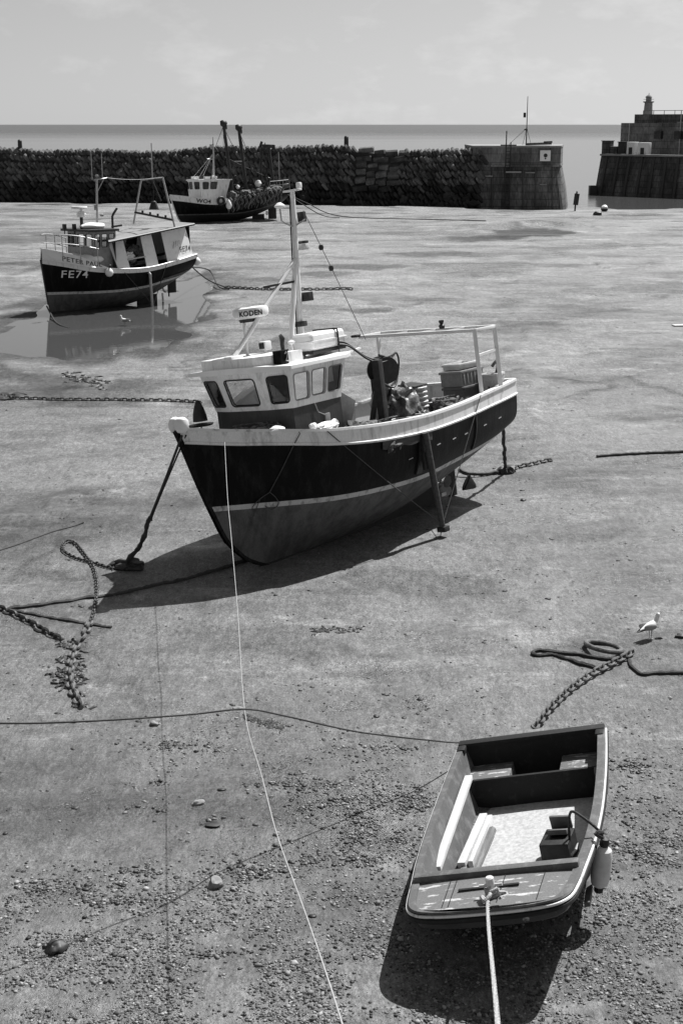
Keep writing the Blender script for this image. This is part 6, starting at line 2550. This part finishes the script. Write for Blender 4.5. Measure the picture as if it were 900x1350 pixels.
def scatter_density(u, v, x, y):
    n1 = noise.noise(Vector((x * .7, y * .9, 4.0))) * .5 + .5
    n2 = noise.noise(Vector((x * 2.6, y * 3.4, 1.0))) * .5 + .5
    return max(0.0, (n1 * .6 + n2 * .9 - .80) * 2.6) * (1 if v < 1100 else .5)


PM = pebble_mat()
gravel('shingle', PM, 72000, shingle_density, .0042, .021, 8.2, 17.5, .36, 3, label='mixed wet shingle scattered over the near sand')
gravel('shingle', PM, 1500, lambda u, v, x, y: shingle_density(u, v, x, y) * (1 if noise.noise(Vector((x * 2.2, y * 2.2, 30.0))) > .1 else .12), .016, .036, 8.4, 17.0, .36, 8, label='larger stones in drifts among the near shingle')
gravel('pebbles', PM, 3000, scatter_density, .006, .026, 9.0, 30.0, .34, 4, flat=.5, label='loose pebbles and worm casts dotted over the middle sand')
gravel('weed_flecks', M['weed'], 1300, lambda u, v, x, y: scatter_density(u, v, x + 40, y + 7), .012, .05, 11.0, 62.0, .34, 5, flat=.25, label='dark flecks of weed dotted over the sand')

def clump_density(u, v, x, y):
    n2 = noise.noise(Vector((x * 3.2, y * 3.6, 81.0))) * .5 + .5
    d = 0
    for c_ in ((395, 1035, 40, 10), (450, 1065, 45, 16), (505, 1090, 50, 22), (540, 1050, 35, 14), (430, 1130, 60, 14), (320, 1150, 45, 10), (280, 1085, 16, 6), (245, 985, 40, 5), (210, 1032, 10, 3), (185, 1067, 26, 4), (190, 1148, 26, 7), (90, 1170, 60, 9), (130, 1188, 70, 6), (350, 955, 30, 5), (430, 972, 10, 4), (830, 1010, 40, 8), (850, 1120, 45, 26), (280, 1262, 24, 6), (500, 985, 40, 5), (715, 1000, 30, 6)):
        d = max(d, blob(u, v, *c_))
    return d * max(0.0, n2 - .34) * 2.4


gravel('weed_flecks', M['weed'], 1500, clump_density, .008, .038, 9.3, 15.5, .3, 21, flat=.45, label='dark weed caught in clumps among the near pebbles')
gravel('shingle', PM, 1500, clump_density, .010, .034, 9.3, 15.5, .3, 22, label='stones gathered in drifts on the open near sand')

# ================================================================== seagulls
def gull(F, label, walk=0.0):
    root = empty('seagull', F, label, 'seagull', 'seagulls')
    b = MB()
    # body, neck and head as one skin; faces +x
    sec = [(-.235, .185, .004, .006), (-.20, .188, .022, .018), (-.12, .195, .050, .042), (-.03, .205, .070, .066), (.05, .222, .068, .068), (.10, .248, .052, .054), (.125, .285, .036, .038), (.135, .32, .031, .033), (.145, .352, .034, .036), (.158, .375, .030, .030), (.175, .383, .018, .016), (.186, .382, .006, .006)]
    rows = []
    for i, (x, z, ry, rz_) in enumerate(sec):
        p0, p1 = sec[max(i - 1, 0)], sec[min(i + 1, len(sec) - 1)]
        d = Vector((p1[0] - p0[0], 0, p1[1] - p0[1])).normalized()
        nn = Vector((-d.z, 0, d.x))
        rows.append([Vector((x, 0, z)) + Vector((0, 1, 0)) * ry * math.cos(a) + nn * rz_ * math.sin(a) for a in [k * math.pi / 7 for k in range(14)]])
    V = b.grid(rows, close_v=True)
    b.bm.faces.new(V[0])
    b.bm.faces.new(V[-1])
    b.build('body', M['gull_w'], root)
    for sd in (1, -1):
        b = MB()
        b.rock((-.06, sd * .058, .218), (.145, .022, .052), Matrix.Rotation(.13, 4, 'Y'), sub=3, amp=.03, seed=2)
        w = b.build('wing', M['gull_g'], root)
        b = MB()
        b.grid([[(-.15, sd * .055, .205), (-.15, sd * .045, .180)], [(-.22, sd * .035, .188), (-.22, sd * .03, .168)], [(-.30, sd * .01, .168), (-.30, sd * .012, .160)]])
        b.grid([[(-.15, sd * .045, .205), (-.15, sd * .035, .180)], [(-.22, sd * .028, .188), (-.22, sd * .022, .168)], [(-.30, sd * .006, .168), (-.30, sd * .006, .160)]])
        b.build('wing_tip', M['dark'], w)
        b = MB()
        fx = .02 + walk * sd
        b.tube([(.0, sd * .03, .16), (.005 + walk * sd * .3, sd * .03, .085), (fx - .01, sd * .03, .008)], [.012, .006, .005], 6)
        for t in (-.35, 0, .35):
            b.tube([(fx - .01, sd * .03, .006), (fx + .04 * math.cos(t), sd * .03 + .04 * math.sin(t), .004)], [.005, .003], 4)
        b.build('leg', M['box_m'], root)
        b = MB()
        b.rock((.163, sd * .0295, .384), (.006, .004, .006), sub=1, amp=0)
        b.build('eye', M['dtxt'], root)
    b = MB()
    b.tube([(.178, 0, .380), (.21, 0, .374), (.232, 0, .364)], [.011, .009, .003], 8)
    b.build('bill', M['box_m'], root)
    return root


gp = GH(856, 842)
g0 = gull(Matrix.Translation(gp) @ Matrix.Rotation(rad(35), 4, 'Z') @ Matrix.Scale(.90, 4), 'lone seagull standing on the sand beyond the iron ring', .02)
g2 = copy_tree(g0)
g2.matrix_world = Matrix.Translation(GH(165, 430)) @ Matrix.Rotation(rad(165), 4, 'Z') @ Matrix.Scale(1.0, 4)
g2['label'] = 'seagull wading in the shallow pool beside the boat'

# ================================================================== light and sky
SUN = Vector((.44, .54, 1.0)).normalized()
el = math.asin(SUN.z)
az = math.atan2(SUN.x, SUN.y)            # clockwise from +y
sd_ = bpy.data.lights.new('sun', 'SUN')
sd_.energy = 4.6
sd_.angle = rad(.53)
sd_.color = (1, 1, 1)
so = bpy.data.objects.new('sun', sd_)
COL.objects.link(so)
so.rotation_euler = (-SUN).to_track_quat('-Z', 'Y').to_euler()
w = bpy.data.worlds.new('World')
SC.world = w
w.use_nodes = True
nt = w.node_tree
bg = nt.nodes['Background']
sky = nd(nt, 'ShaderNodeTexSky', sky_type='NISHITA')
sky.sun_disc = False
sky.sun_elevation = el
sky.sun_rotation = az
sky.altitude = 10
sky.air_density = 1.0
sky.dust_density = 1.2
sky.ozone_density = 1.0
tc0 = nd(nt, 'ShaderNodeTexCoord')
lift = nd(nt, 'ShaderNodeVectorMath', operation='ADD')
lift.inputs[1].default_value = (0, 0, .05)
nrm_ = nd(nt, 'ShaderNodeVectorMath', operation='NORMALIZE')
nt.links.new(tc0.outputs['Generated'], lift.inputs[0])
nt.links.new(lift.outputs[0], nrm_.inputs[0])
nt.links.new(nrm_.outputs[0], sky.inputs['Vector'])
bw_ = nd(nt, 'ShaderNodeRGBToBW')
nt.links.new(sky.outputs[0], bw_.inputs[0])
tc = nd(nt, 'ShaderNodeTexCoord')
mp = nd(nt, 'ShaderNodeMapping')
mp.inputs['Scale'].default_value = (1, 1, 2.2)
nt.links.new(tc.outputs['Generated'], mp.inputs['Vector'])
nz_ = nd(nt, 'ShaderNodeTexNoise')
nz_.inputs['Scale'].default_value = 16.0
nz_.inputs['Detail'].default_value = 7
nz_.inputs['Roughness'].default_value = .6
nt.links.new(mp.outputs[0], nz_.inputs['Vector'])
r_ = nd(nt, 'ShaderNodeMapRange')
r_.inputs['From Min'].default_value = .52
r_.inputs['From Max'].default_value = .72
r_.inputs['To Min'].default_value = 1.0
r_.inputs['To Max'].default_value = 1.14
nt.links.new(nz_.outputs['Fac'], r_.inputs['Value'])
ml = nd(nt, 'ShaderNodeMath', operation='MULTIPLY')
nt.links.new(bw_.outputs[0], ml.inputs[0])
nt.links.new(r_.outputs[0], ml.inputs[1])
nt.links.new(ml.outputs[0], bg.inputs['Color'])
bg.inputs['Strength'].default_value = .064
SC.view_settings.view_transform = 'Standard'
SC.view_settings.look = 'None'
SC.view_settings.exposure = 0.6
SC.view_settings.gamma = 1.0
SC.view_settings.use_curve_mapping = False
SC.render.engine = 'CYCLES'
SC.cycles.max_bounces = 6
SC.cycles.transparent_max_bounces = 12
